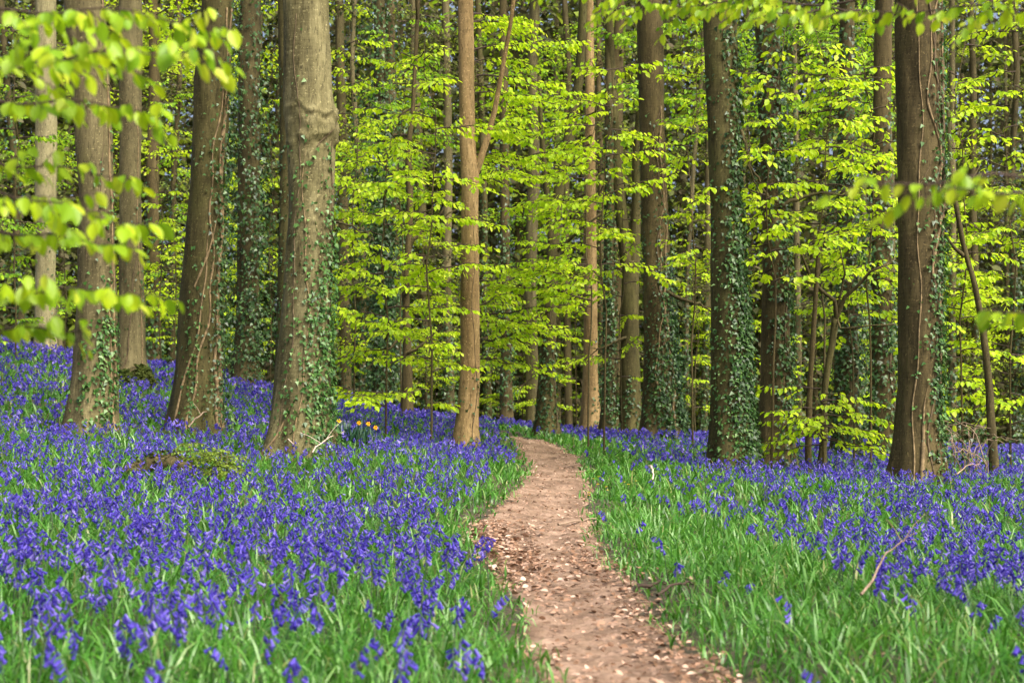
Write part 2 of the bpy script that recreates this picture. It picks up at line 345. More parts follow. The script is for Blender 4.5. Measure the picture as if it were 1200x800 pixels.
class Leaves:
    def __init__(s): s.P=[];s.A=[];s.N=[];s.S=[]
    def add(s,P,A,N,S): s.P.append(P);s.A.append(A);s.N.append(N);s.S.append(S)
def spray(P0,az,L,rise,leaf,rg,droop=.14,r0=None,spacing=.075,twigk=1.25,pitch=(.1,1.1),tpl=LEAF,vs=.20,ls=.52):
    """a flat tier of beech twigs: returns (branch MB, leaf MB)"""
    bm=MB(); lm=MB()
    n=max(12,int(L/(.010 if tpl is FINE else .035))); t=np.linspace(0,1,n); h=np.array([math.cos(az),math.sin(az),0]); sd=np.array([-h[1],h[0],0])
    cur=rg.normal()*.12
    def pos(t): 
        t=np.asarray(t,float)[:,None]
        return P0+h*L*t+sd*L*(cur*t*t+.02*np.sin(9*t+az))+np.array([0,0,1.])*L*(rise*t-droop*t*t+.012*np.sin(13*t+az))
    r0=r0 or .006+.006*L
    bm.tube(pos(t),r0*(1-.8*t),5)
    tw=np.arange(max(.1,.18/L if L>.6 else .1),1.0,spacing/L); 
    LP=[];LA=[]
    sgn=1
    pm=pos(t); starts=[(np.array([np.interp(a,t,pm[:,c]) for c in range(3)]),a) for a in tw]
    for P,a in starts:
        sgn=-sgn
        l=(.14+.42*rg.random())*min(1,L/1.2)*(1-.6*a)*twigk+.05
        an=az+2*cur*a+sgn*rg.uniform(.6,1.15); d=np.array([math.cos(an),math.sin(an),rg.normal()*vs-.03])
        m=max(2,int(l/(leaf*ls))); tt=(np.arange(m)+.6)/m
        pts=P+d*(l*tt)[:,None]+np.array([0,0,-1.])*(.10*l*tt*tt)[:,None]
        bm.tube(np.vstack([P-d*.004,P+d*l*.5,P+d*l*.97-np.array([0,0,.09*l])]),[r0*.38,r0*.28,.0015],3,cap=False)
        s2=np.where(np.arange(m)%2==0,1,-1)*rg.uniform(.5,1.0,m); s2[-1]*=.2
        a2=an+s2
        LP.append(pts); LA.append(np.stack([np.cos(a2),np.sin(a2)],-1))
    m=max(3,int(L*.6/(leaf*.8))); tt=np.linspace(.4,1,m); a2=az+2*cur*tt+np.where(np.arange(m)%2==0,1,-1)*.7; a2[-1]=az
    LP.append(pos(tt)); LA.append(np.stack([np.cos(a2),np.sin(a2)],-1))
    P=np.vstack(LP); A2=np.vstack(LA); k=len(P)
    pt=rg.uniform(*pitch,k)
    A=np.concatenate([A2*np.cos(pt)[:,None],-np.sin(pt)[:,None]],1)
    N=np.stack([rg.normal(size=k)*.42,rg.normal(size=k)*.42,np.ones(k)],-1)
    place(lm,tpl,P,A,N,leaf*rg.uniform(.65,1.2,k)); return bm,lm
def add_spray(root,P0,az,L,rise,leaf,rg,lmat,bmat='twig',**kw):
    b,l=spray(np.asarray(P0,float),az,L,rise,leaf,rg,**kw)
    o=b.build('branch',M[bmat],root); l.build('foliage',M[lmat],o)
    return o
def crown(root,tr,rg,z0,z1,spread,nl,bark,leafsize=.13,n=420,lmat='green_leaf'):
    """limbs above the picture with a light spring crown"""
    lm=MB(); cl=[]
    for i in range(nl):
        z=rg.uniform(z0,z1); az=rg.uniform(0,2*PI); L=spread*rg.uniform(.6,1.1); c=tr.cen(z); t=np.linspace(0,1,7)[:,None]
        h=np.array([math.cos(az),math.sin(az),0]); P=c+h*L*t+np.array([0,0,1.])*L*(.55*t+.15*np.sin(3*t))+rg.normal(size=(7,3))*.05*t
        b=MB(); rr=max(.02,float(np.interp(z,tr.z,tr.r))*.42); b.tube(P,rr*(1-.8*t[:,0]),7); b.build('limb',bark,root)
        cl+= [P[k]+rg.normal(size=3)*.3 for k in (3,4,5,6)]
    cl=np.array(cl+[tr.cen(tr.zt)+rg.normal(size=3)*.4 for _ in range(4)])
    c=cl[rg.integers(0,len(cl),n)]; P=c+rg.normal(size=(n,3))*np.array([.7,.7,.3])
    a=rg.uniform(0,6.28,n); A=np.stack([np.cos(a),np.sin(a),-rg.uniform(.1,.7,n)],-1); N=np.stack([rg.normal(size=n)*.4,rg.normal(size=n)*.4,np.ones(n)],-1)
    place(lm,LEAF,P,A,N,leafsize*rg.uniform(.6,1.2,n)); lm.build('crown',M[lmat],root)

ROOTS={}
HANDLES=[]        # (px, short name) of the trees one can find, for the labels of what stands behind
def tree(name,label,prof,d,bark,ztop=13.,flare=.35,seed=0,ivy=(),vines=(),nth=30,dz=.09,handle=None,crown_n=420,limbs=4,cz=(7.5,11.5),rings=()):
    tr=Trunk(prof,d,ztop,flare,seed); tr.rings=rings; rg=np.random.default_rng(seed+100)
    root=empty(name,tuple(tr.base),label,'tree')
    tr.mesh(nth,dz).build('trunk',M[bark],root)
    for v in vines:
        v=dict(v); mt=v.pop('mat','vine'); vine_mesh(tr,rg=rg,**v).build('vine',M[mt],root)
    for v in ivy:
        v=dict(v); mt=v.pop('mat','ivy_leaf'); ivy_mesh(tr,rg=rg,**v).build('ivy',M[mt],root)
    if limbs: crown(root,tr,rg,cz[0],cz[1],2.6,limbs,M[bark],n=crown_n)
    ROOTS[handle]=root
    if handle: HANDLES.append((.5*(prof[-1][1]+prof[-1][2]),handle))
    return root,tr
D=math.radians
# left group
tree('beech_tree','pale smooth grey trunk at far left, rising from the bluebell bank behind leafy sprays',
     [(33,42,67),(230,41,65),(405,42,65)],31,'bark_pale',seed=1,nth=22,ivy=[dict(strands=5,z0=1.7,z1=5,th0=D(-30),spread=.5,prob=.5)],cz=(9.5,12))
tree('beech_tree','grey brown trunk at left crossed by near leafy sprays, ivy on its lower right side',
     [(33,78,124),(130,87,130),(230,95,135),(330,92,137),(440,85,137),(505,79,134)],18,'bark_grey',seed=2,
     vines=[dict(z0=.5,z1=5.8,th0=D(-25),th1=D(-15),r=.018,wob=.07),dict(z0=.5,z1=4.,th0=D(-35),th1=D(-20),r=.011,wob=.12),dict(z0=2.6,z1=4.6,th0=D(-100),th1=D(-30),r=.007,wob=.2,mat='vine_dark')],
     ivy=[dict(strands=30,z0=.45,z1=2.4,th0=D(-60),spread=.5,prob=.55,mat='ivy_fresh',size=.055),dict(strands=6,z0=.5,z1=5.,th0=D(-25),spread=.2,prob=.45,mat='ivy_fresh')],handle='the lower-ivied trunk')
tree('beech_tree','grey trunk standing close behind the lower-ivied left trunk with a mossy mound at its foot',
     [(33,139,166),(230,141,166),(340,140,168),(434,137,171)],27,'bark_grey',seed=3,nth=24,
     vines=[dict(z0=1.2,z1=6,th0=D(-30),th1=D(-40),r=.014,wob=.1),dict(z0=1.2,z1=4,th0=D(-120),th1=D(-20),r=.014,wob=.15,mat='vine_dark')],
     ivy=[dict(strands=8,z0=1.6,z1=5.6,th0=D(-40),spread=.5,prob=.35)],handle='the moss-footed trunk',cz=(8.5,12))
tree('beech_tree','olive trunk strung with thick pale twisting ivy vines down its right side',
     [(33,236,272),(100,229,270),(230,222,262),(340,210,260),(440,205,259),(490,199,258)],20,'bark_olive',seed=4,flare=.3,
     vines=[dict(z0=.55,z1=6,th0=D(-20),th1=D(-35),r=.024,wob=.10),dict(z0=.55,z1=6,th0=D(-35),th1=D(-15),r=.028,wob=.12),dict(z0=.55,z1=5.5,th0=D(-80),th1=D(-40),r=.018,wob=.22),
            dict(z0=.6,z1=3.4,th0=D(-120),th1=D(-50),r=.016,wob=.12),dict(z0=2.4,z1=3.6,th0=D(-95),th1=D(-25),r=.016,wob=.05),dict(z0=.55,z1=2.2,th0=D(-15),th1=D(-45),r=.035,wob=.16)],
     ivy=[dict(strands=34,z0=.6,z1=6.5,th0=D(-15),spread=.35,prob=.65,bush=.16),dict(strands=10,z0=.5,z1=3.,th0=D(-70),spread=.5,prob=.4,mat='ivy_fresh'),dict(strands=10,z0=3.8,z1=7,th0=D(-10),spread=.5,prob=.8,bush=.3)],handle='the vine-strung trunk')
tree('ivy_clad_tree','dark trunk wrapped in shaggy ivy right of the vine-strung trunk',
     [(33,280,306),(230,279,304),(340,277,303),(442,272,304)],30,'bark_dark',seed=5,nth=20,
     ivy=[dict(strands=75,z0=1.6,z1=10,th0=D(-50),spread=1.2,prob=.6,bush=.6,size=.075,step=.06),dict(strands=18,z0=1.2,z1=4,th0=D(-50),spread=.8,prob=.6,bush=.05,size=.06)],handle='the shaggy ivied trunk',cz=(9.5,12))
tree('beech_tree','narrow dark trunk half hidden behind the left edge of the thick scarred trunk',
     [(33,326,344),(230,328,346),(450,322,346)],25,'bark_olive',seed=6,nth=18,ivy=[dict(strands=5,z0=1,z1=7,th0=D(-120),spread=.4,prob=.5)],cz=(9,12))
tree('beech_tree','thickest trunk, pale at the top with a scarred swollen ring, ivy leaves dotted down it',
     [(33,333,385),(110,333,389),(130,333,393),(146,334,397),(158,335,394),(168,335,391),(240,338,391),(330,333,390),(440,324,387),(490,318,386),(520,314,388)],17,'bark_scar',seed=7,flare=.3,nth=64,dz=.022,
     vines=[dict(z0=.4,z1=5.2,th0=D(-120),th1=D(-110),r=.009,wob=.12,mat='vine_dark'),dict(z0=.4,z1=3.9,th0=D(-80),th1=D(-95),r=.01,wob=.15),dict(z0=.4,z1=4,th0=D(-8),th1=D(-25),r=.017,wob=.1,mat='vine_dark'),dict(z0=.35,z1=1.3,th0=D(-150),th1=D(-60),r=.014,wob=.1),
            dict(z0=3.75,z1=4.1,th0=D(-60),th1=D(-5),r=.02,wob=.1,mat='vine_dark')],
     ivy=[dict(strands=26,z0=.4,z1=3.9,th0=D(-14),spread=.22,prob=.85,mat='ivy_fresh',bush=.08),dict(strands=12,z0=.4,z1=3.6,th0=D(-62),spread=.12,prob=.8,mat='ivy_fresh',bush=.03),dict(strands=22,z0=.4,z1=4.1,th0=D(-75),spread=.55,prob=.38,mat='ivy_fresh'),dict(strands=3,z0=3,z1=5.6,th0=D(-95),spread=.15,prob=.35,mat='ivy_fresh'),
          dict(strands=10,z0=.3,z1=1.3,th0=D(-55),spread=.4,prob=.7)],handle='the thick scarred trunk',rings=((4.17,.03,.03),(4.09,-.02,.03),(3.86,.03,.035),(3.78,-.022,.03),(4.0,.015,.08)))
# centre
r8,t8=tree('beech_tree','slim orange brown bare trunk left of the path, forking once at its upper right',
     [(33,537,555),(170,538,557),(205,540,562),(240,541,561),(440,539,562),(490,535,561),(516,531,560)],22,'bark_orange',seed=8,nth=24,flare=.3,
     vines=[dict(z0=.3,z1=3.8,th0=D(-45),th1=D(-75),r=.007,wob=.2,mat='vine_dark')],ivy=[dict(strands=5,z0=.3,z1=2.2,th0=D(-60),spread=.7,prob=.25)],handle='the slim orange trunk')
b=MB(); q=[W(552,212,22),W(562,190,21.95),W(572,160,21.9),W(580,128,21.85),W(588,85,21.8),W(598,30,21.7),W(606,-30,21.6)]; b.tube(q,[.08,.056,.046,.04,.034,.03,.026],10); b.build('limb',M['bark_orange'],r8)
tree('ivy_clad_tree','dark ivied trunk midway between the thick scarred trunk and the slim orange one',
     [(33,438,452),(230,439,455),(380,439,457),(474,436,460)],34,'bark_dark',seed=9,nth=18,
     ivy=[dict(strands=150,z0=.7,z1=11,th0=D(-90),spread=1.5,prob=.6,bush=1.0,size=.085,step=.06)],handle='the midway ivied trunk',cz=(9.5,12))
tree('beech_tree','crooked slender dark trunk with side boughs just left of the slim orange trunk',
     [(33,486,491),(120,482,487),(180,475,482),(240,477,485),(300,474,482),(340,471,480),(400,472,482),(478,470,484)],29,'bark_brown',seed=10,nth=12,flare=.2,limbs=3,handle='the crooked slender trunk')
tree('beech_tree','distant brown trunk just right of the slim orange trunk beyond the path bend',
     [(33,585,595),(400,587,599),(500,585,602)],40,'bark_brown',seed=11,nth=14,ivy=[dict(strands=25,z0=.5,z1=8,th0=D(-90),spread=1.2,prob=.6,bush=.25,size=.08,step=.07)],handle='the distant brown trunk',cz=(10,12))
r4,t4=tree('beech_tree','dark trunk at the head of the path, leaning right and forking above',
     [(33,677,687),(90,674,685),(150,662,675),(230,648,660),(290,641,655),(330,638,654),(380,635,652),(440,631,651),(505,627,653)],32,'bark_olive',seed=12,nth=20,
     ivy=[dict(strands=14,z0=.2,z1=2.4,th0=D(-70),spread=.9,prob=.6,size=.07)],vines=[dict(z0=.2,z1=3,th0=D(-20),th1=D(-80),r=.018,wob=.2,mat='vine_dark')],handle='the path-head trunk',cz=(9,11))
b=MB(); b.tube([W(648,298,32),W(645,270,31.9),W(642,240,31.9),W(638,200,31.8),W(634,150,31.7),W(632,90,31.6)],[.09,.075,.065,.06,.05,.04],9); b.build('limb',M['bark_olive'],r4)
b=MB(); b.tube([W(650,297,32),W(664,284,31.7),W(682,267,31.5),W(706,250,31.2)],[.045,.04,.03,.02],7); b.build('limb',M['bark_dark'],r4)
tree('beech_tree','straight orange brown trunk between the path-head trunk and the dark narrow ivied one',
     [(33,686,696),(230,684,698),(330,684,700),(440,683,701),(501,680,704)],35,'bark_orange',seed=13,nth=16,ivy=[dict(strands=6,z0=.2,z1=3,th0=D(-20),spread=.5,prob=.5,size=.07)],handle='the straight orange trunk',cz=(10,12))
tree('ivy_clad_tree','narrow dark ivied trunk right of the straight orange brown trunk',
     [(33,709,718),(230,708,720),(440,706,723),(502,703,727)],33,'bark_dark',seed=14,nth=16,ivy=[dict(strands=34,z0=.2,z1=8,th0=D(-70),spread=1.,prob=.6,bush=.06,size=.065,step=.05)],handle='the narrow ivied trunk',cz=(10,12))
r7,t7=tree('beech_tree','short-boled olive brown trunk that splits into two upright stems, left of the broad ivied trunk',
     [(306,729,749),(340,728,749),(420,727,749),(504,725,752)],33,'bark_olive',ztop=3.9,seed=15,nth=18,limbs=0,ivy=[dict(strands=16,z0=.2,z1=1.4,th0=D(-60),spread=1.,prob=.7,size=.07)],handle='the split-stem trunk')
for pts,r in (([(735,310),(731,280),(727,240),(722,190),(719,130),(715,60),(713,-40)],.15),([(743,310),(744,280),(746,240),(746,190),(750,130),(752,60),(757,-40)],.13)):
    b=MB(); b.tube([W(x,y,33) for x,y in pts],np.linspace(r,r*.55,len(pts)),10); b.build('stem',M['bark_olive'],r7)
tree('ivy_clad_tree','broad dark trunk right of the path clothed in glossy ivy on its right side',
     [(33,747,777),(150,750,779),(230,752,782),(330,754,786),(420,754,791),(510,751,798)],27,'bark_brown',seed=16,nth=30,
     vines=[dict(z0=.2,z1=6,th0=D(-60),th1=D(-50),r=.028,wob=.2),dict(z0=1.5,z1=6,th0=D(-80),th1=D(-70),r=.02,wob=.3,mat='vine_dark'),dict(z0=1,z1=5,th0=D(-100),th1=D(-45),r=.02,wob=.25)],
     ivy=[dict(strands=50,z0=.15,z1=4.3,th0=D(-15),spread=.55,prob=.85,bush=.12,size=.06),dict(strands=26,z0=.15,z1=2.6,th0=D(-80),spread=.6,prob=.6,size=.06),dict(strands=12,z0=.2,z1=6,th0=D(-110),spread=.6,prob=.35)],handle='the broad ivied trunk',cz=(8.5,12))
tree('beech_tree','dark upright trunk touching the upper left of the broad ivied trunk',
     [(33,746,757),(230,751,760),(505,757,768)],28.5,'bark_dark',seed=17,nth=14,cz=(9,12),ivy=[dict(strands=8,z0=3,z1=7,th0=D(-120),spread=.5,prob=.5)])
# right group
tree('ivy_clad_tree','thick olive trunk speckled all over with small ivy, a lone vine down its right edge',
     [(33,825,864),(130,828,866),(230,832,868),(330,832,873),(440,833,879),(500,834,882),(542,833,886)],18,'bark_olive',seed=18,nth=34,
     vines=[dict(z0=.0,z1=3.6,th0=D(2),th1=D(4),r=.018,wob=.05),dict(z0=.0,z1=2.,th0=D(-30),th1=D(-15),r=.012,wob=.1)],
     ivy=[dict(strands=46,z0=.1,z1=6.8,th0=D(-48),spread=.5,prob=.6,mat='ivy_leaf',size=.05),dict(strands=36,z0=.1,z1=3.2,th0=D(-80),spread=.7,prob=.45,mat='ivy_fresh',size=.045),dict(strands=20,z0=.1,z1=6.8,th0=D(-15),spread=.35,prob=.7,bush=.09,size=.055)],handle='the speckled ivied trunk')
tree('ivy_clad_tree','brown ivied trunk just right of the speckled one, screened by bright leaf tiers',
     [(33,886,914),(150,890,917),(280,893,923),(440,892,926),(545,886,931)],19.5,'bark_brown',seed=19,nth=28,
     vines=[dict(z0=.0,z1=4,th0=D(-40),th1=D(-60),r=.018,wob=.2,mat='vine_dark')],
     ivy=[dict(strands=30,z0=.1,z1=6.5,th0=D(-30),spread=.6,prob=.6,size=.055,bush=.06),dict(strands=25,z0=3.6,z1=7.5,th0=D(-90),spread=1,prob=.75,size=.06,bush=.3)],handle='the screened brown trunk')
tree('hazel_stem','thin upright brown stem standing in the low leafy spray right of the screened trunk',
     [(290,956,961),(372,951,957),(450,946,953),(540,943,951)],18.6,'bark_brown',ztop=3.2,seed=20,nth=10,limbs=0,flare=.2)
rh,th_=tree('hazel_stem','crooked bare stem that bends right and branches beside the thin upright one',
     [(372,975,984),(400,972,980),(440,964,972),(470,961,968),(500,963,970),(542,957,968)],18.9,'bark_olive',ztop=1.97,seed=21,nth=10,limbs=0,flare=.2)
for pts,r in (([(980,373),(978,352),(962,340),(950,325),(940,300),(935,285)],.03),([(980,373),(990,348),(1005,335),(1020,318),(1042,309)],.032),([(981,374),(985,385),(1000,384),(1025,381),(1050,380)],.016),([(979,372),(986,340),(990,320),(984,290)],.018)):
    b=MB(); b.tube([W(x,y,18.9-.1*i) for i,(x,y) in enumerate(pts)],np.linspace(r,r*.4,len(pts)),7); b.build('branch',M['bark_dark'],rh)
tree('ivy_clad_tree','dark ivy column between the crooked hazel stem and the right vine-roped trunk',
     [(33,984,1002),(300,980,1003),(500,976,1008)],25,'bark_dark',seed=22,nth=16,ivy=[dict(strands=60,z0=-.2,z1=7.5,th0=D(-90),spread=1.2,prob=.7,bush=.5,size=.07,step=.05)],handle='the dark ivy column',cz=(9,12))
tree('ivy_clad_tree','short-looking dark trunk with ivy seen just left of the right vine-roped trunk',
     [(33,1024,1044),(380,1022,1045),(505,1018,1050)],24,'bark_brown',seed=23,nth=16,ivy=[dict(strands=40,z0=-.2,z1=6,th0=D(-80),spread=1.,prob=.6,bush=.2,size=.065,step=.05)],vines=[dict(z0=-.2,z1=3,th0=D(-60),th1=D(-40),r=.02,wob=.2,mat='vine_dark')],cz=(9,12))
tree('beech_tree','thick brown right-hand trunk roped with many twisting vines along its right side',
     [(33,1050,1103),(150,1051,1102),(280,1052,1101),(440,1052,1100),(500,1049,1100),(554,1045,1101)],17,'bark_brown',seed=24,nth=38,dz=.06,
     vines=[dict(z0=0,z1=5.6,th0=D(-12),th1=D(-25),r=.03,wob=.14,mat='vine_dark'),dict(z0=0,z1=5.6,th0=D(-25),th1=D(-15),r=.022,wob=.2),dict(z0=0,z1=5.6,th0=D(-110),th1=D(-100),r=.010,wob=.1),dict(z0=0,z1=5.6,th0=D(-60),th1=D(-50),r=.013,wob=.22,mat='vine_dark'),
            dict(z0=2.3,z1=5.6,th0=D(-45),th1=D(-75),r=.018,wob=.3),dict(z0=2.7,z1=5.6,th0=D(-20),th1=D(-60),r=.02,wob=.35,mat='vine_dark'),dict(z0=3.2,z1=3.9,th0=D(-120),th1=D(-40),r=.012,wob=.1,mat='vine_dark'),dict(z0=0,z1=1.2,th0=D(-95),th1=D(-75),r=.03,wob=.1)],
     ivy=[dict(strands=30,z0=.0,z1=6,th0=D(-8),spread=.2,prob=.75,bush=.1,mat='ivy_fresh'),dict(strands=16,z0=.0,z1=5.5,th0=D(-60),spread=.6,prob=.22,mat='ivy_fresh'),dict(strands=18,z0=.0,z1=5.8,th0=D(-30),spread=.2,prob=.5)],handle='the vine-roped trunk')
rb,tb=tree('crooked_tree','dark snaking stem at the right edge beyond the vine-roped trunk',
     [(120,1107,1111),(200,1110,1115),(240,1116,1122),(290,1126,1132),(330,1138,1145),(380,1148,1156),(450,1156,1165),(548,1160,1171)],18.5,'bark_dark',ztop=4.6,seed=25,nth=12,limbs=0,flare=.2)
b=MB(); b.tube([W(1130,300,18.5),W(1118,290,18.4),W(1108,276,18.3)],[.03,.02,.012],6); b.build('branch',M['bark_dark'],rb)
def bare_limbs():
    rg=np.random.default_rng(23)
    for hd,d,r,pts in (('the screened brown trunk',19.3,.03,[(905,246),(928,236),(956,226),(992,228),(1015,222)]),('the screened brown trunk',19.2,.022,[(912,236),(897,228),(886,207),(878,180),(874,160)]),
        ('the broad ivied trunk',26.7,.035,[(783,342),(803,351),(822,358),(842,371)]),('the crooked slender trunk',29,.045,[(478,292),(488,276),(505,262),(534,246)]),('the crooked slender trunk',29,.03,[(481,270),(470,258),(462,240)]),
        ('the crooked slender trunk',28.9,.03,[(474,346),(481,332),(494,322),(500,302)]),('the crooked slender trunk',28.8,.03,[(475,395),(460,404),(446,420),(428,432)]),('the crooked slender trunk',28.9,.03,[(478,414),(492,405),(506,393),(519,381)]),
        ('the path-head trunk',31.8,.03,[(645,362),(628,372),(612,382),(600,396)]),('the path-head trunk',31.8,.025,[(642,428),(628,436),(612,452),(606,470)]),('the vine-roped trunk',17.2,.03,[(1099,250),(1112,240),(1124,228),(1136,224)]),
        ('the midway ivied trunk',33.5,.04,[(447,160),(462,140),(480,128),(505,122)]),('the split-stem trunk',32.8,.03,[(735,395),(718,402),(702,408),(690,418)]),('the speckled ivied trunk',17.9,.02,[(868,150),(876,178),(880,206),(893,228)]),
        ('the lower-ivied trunk',17.9,.012,[(116,95),(126,100),(134,106),(142,118)]),('the thick scarred trunk',16.9,.015,[(388,258),(404,262),(424,270),(440,282)])):
        P=np.array([W(x,y,d+.03*i*rg.normal()) for i,(x,y) in enumerate(pts)]); n=14; t=np.linspace(0,len(pts)-1,n)
        Q=np.stack([np.interp(t,np.arange(len(pts)),P[:,c]) for c in range(3)],-1); Q[1:]+=rg.normal(size=(n-1,3))*.012
        P0=Q[0].copy(); b=MB(); b.tube(np.vstack([P0+np.array([0,.06,0]),Q[1:]]),r*(1.1-.8*np.linspace(0,1,n)),7)
        e=Q[9]; dv=unit(Q[11]-Q[8]); b.tube([e,e+dv*.18+[0,0,.10],e+dv*.34+[0,0,.26]],[r*.4,r*.3,r*.12],5)
        b.build('limb',M['bark_dark'],ROOTS[hd])
bare_limbs()
# ------------------------------------------------------------------ understorey beech saplings carrying the bright leaf tiers
def sapling(label,px,d,ytop,ybot,reach,n,lmat='beech_leaf',leaf=.072,seed=0,lean=0,r=.016,az0=None,azs=PI,name='beech_sapling',**kw):
    rg=np.random.default_rng(500+seed)
    x=(px-600)/F*d; gz=float(ground(x,d)); base=np.array([x,d,gz]); root=empty(name,tuple(base),label,'sapling')
    z1=CH-(ytop-HOR)/F*d; z0=max(gz+.25,CH-(ybot-HOR)/F*d)
    n_=12; zz=np.linspace(gz-.1,z1+.25,n_); t=np.linspace(0,1,n_)
    cx=x+lean*(zz-gz)+(.10*np.sin(zz*1.9+seed)+.05*np.sin(zz*4.3+seed))*t; cy=d+.10*np.sin(zz*1.7+2*seed)*t
    mb=MB(); mb.tube(np.stack([cx,cy,zz],-1),r*(1.1-.85*t),8); mb.build('trunk',M['bark_brown' if seed%2 else 'bark_dark'],root)
    zs=np.sort(rg.uniform(z0,z1,n)); zs=.5*zs+.5*np.linspace(z0,z1,n)
    az=rg.uniform(0,2*PI)
    for z in zs:
        az+=2.4+rg.normal()*.4
        a=az if az0 is None else az0+rg.uniform(-azs,azs)
        u=(z-z0)/(z1-z0+1e-6); L=reach*rg.uniform(.55,1.1)*(1-.25*u)
        P=np.array([np.interp(z,zz,cx),np.interp(z,zz,cy),z])
        add_spray(root,P,a,L,rg.uniform(-.08,.42),leaf*rg.uniform(.88,1.1),rg,lmat,droop=rg.uniform(.05,.34),**kw)
    return root
S=[ # label, px, d, ytop, ybot, reach, n, mat
 ('leafy sapling in the gap left of the vine-strung trunk, bright green tiers low down',188,33,130,415,.85,17,'beech_leaf'),
 ('yellow-green sapling behind and left of the vine-strung trunk, spreading higher',205,38,60,400,1.1,16,'green_leaf'),
 ('small leafy sapling between the pale leftmost trunk and the lower-ivied trunk',76,34,170,385,.5,12,'green_leaf'),
 ('leafy sapling in the gap between the shaggy ivied trunk and the thick scarred trunk',317,36,70,455,.65,20,'beech_leaf'),
 ('tall leafy sapling close against the right of the thick scarred trunk',415,27,40,470,.95,22,'beech_leaf'),
 ('leafy sapling in front of the midway ivied trunk with wide low tiers',452,22.5,130,480,1.15,24,'beech_leaf'),
 ('leafy sapling left of the slim orange trunk with its lowest tier near the bluebells',505,21.2,60,480,.95,26,'beech_leaf'),
 ('greener sapling high behind the crooked slender trunk',470,31,20,240,1.3,14,'green_leaf'),
 ('wide-tiered sapling right of the slim orange trunk at eye level',556,25,320,425,1.9,9,'beech_leaf',0,1.2),
 ('dense green sapling filling the top right of the slim orange trunk',551,23.5,15,235,1.75,12,'beech_leaf',0,1.3),
 ('bright sapling in front of the path-head trunk above the path',690,24,120,360,1.25,18,'beech_leaf',PI,1.1),
 ('bright dense sapling high between the path-head trunk and the broad ivied trunk',708,22.5,70,335,.85,19,'beech_leaf'),
 ('low far sapling beyond the path bend near the distant brown trunk',612,44,370,485,1.6,11,'beech_leaf'),
 ('far leafy sapling behind the straight orange trunk',675,42,150,470,1.4,11,'green_leaf'),
 ('sapling with loose tiers in front of the split-stem trunk',728,28,200,450,.9,12,'beech_leaf'),
 ('loose leafy sapling between the broad ivied trunk and the speckled ivied trunk',812,25,60,330,.65,20,'beech_leaf'),
 ('low far sapling right of the broad ivied trunk with thin tiers',815,38,300,480,1.1,9,'beech_leaf'),
 ('bright sapling with dense tiers in front of the screened brown trunk',905,18,60,330,.62,22,'beech_leaf'),
 ('bright sapling with dense tiers in the middle of the gap left of the vine-roped trunk',965,19.5,50,300,.8,21,'beech_leaf'),
 ('bright sapling close against the left of the vine-roped trunk',1020,20.5,75,330,.75,24,'beech_leaf'),
 ('wide low-tiered sapling behind the crooked hazel stem',1000,21.5,285,400,.9,9,'beech_leaf'),
 ('leafy sapling just right of the vine-roped trunk behind the snaking stem',1128,20.5,50,480,.75,30,'beech_leaf'),
 ('rightmost leafy sapling, at the right edge beyond the snaking stem',1185,21,20,500,.9,26,'beech_leaf'),
 ('leftmost leafy sapling, at the left edge beside the pale smooth trunk',18,27,30,400,.8,18,'green_leaf'),
 ('high greener sapling behind the speckled ivied trunk',860,27,10,160,1.3,16,'green_leaf'),
 ('green sapling high behind the broad ivied trunk',765,33,10,190,1.5,10,'green_leaf'),
 ('green sapling high behind the dark ivy column',985,28,0,140,1.6,18,'green_leaf'),
 ('far leafy sapling deep behind the crooked slender trunk at low level',500,42,260,470,1.5,16,'beech_leaf'),
 ('far leafy sapling deep behind the shaggy ivied trunk, low and wide',262,45,240,440,1.3,16,'beech_leaf'),
 ('far leafy sapling deep behind the screened brown trunk',880,40,230,480,1.2,16,'beech_leaf'),
 ('far leafy sapling seen low between the dark ivy column and the vine-roped trunk',1035,36,260,470,1.2,16,'beech_leaf'),
]
for i,(lb,px,d,yt,yb,rc,n,mt,*az) in enumerate(S): sapling(lb,px,d,yt,yb,rc*1.25,int(n*1.2),mt,seed=i,az0=az[0] if az else None,azs=az[1] if az else PI,leaf=.092 if d<30 else .098)
# the low spray beside the hazel stems
rg=np.random.default_rng(77)
x0=W(962,540,18.2); gz=float(ground(x0[0],18.2)); rt=empty('beech_sapling',(x0[0],18.2,gz),'low yellow-green beech spray over the bluebells between the screened trunk and vine-roped trunk','sapling')
mb=MB(); mb.tube([(x0[0],18.2,gz-.1),(x0[0]+.02,18.15,gz+.3),(x0[0]-.01,18.1,gz+.85)],[.018,.014,.008],6); mb.build('trunk',M['bark_brown'],rt)
for py,az,L,rs in ((455,170,.7,.12),(470,10,.75,.1),(478,200,.72,0.05),(487,-15,.8,.02),(495,215,.6,.05),(500,-70,.5,.05),(500,20,.82,-.02),(510,180,.7,-.03),(505,-110,.5,0),(515,-20,.78,-.1),(520,190,.62,-.08),(462,-60,.4,.1),(480,-30,.75,.0),(490,150,.7,.05),(498,-5,.85,-.05),(507,200,.75,-.05),(474,-80,.6,.1),(500,215,.55,0),(513,5,.85,-.1),(485,-110,.6,0)):
    add_spray(rt,W(962,py,18.1),D(az),L,rs,.078,rg,'beech_leaf',spacing=.12,pitch=(.2,1.1))

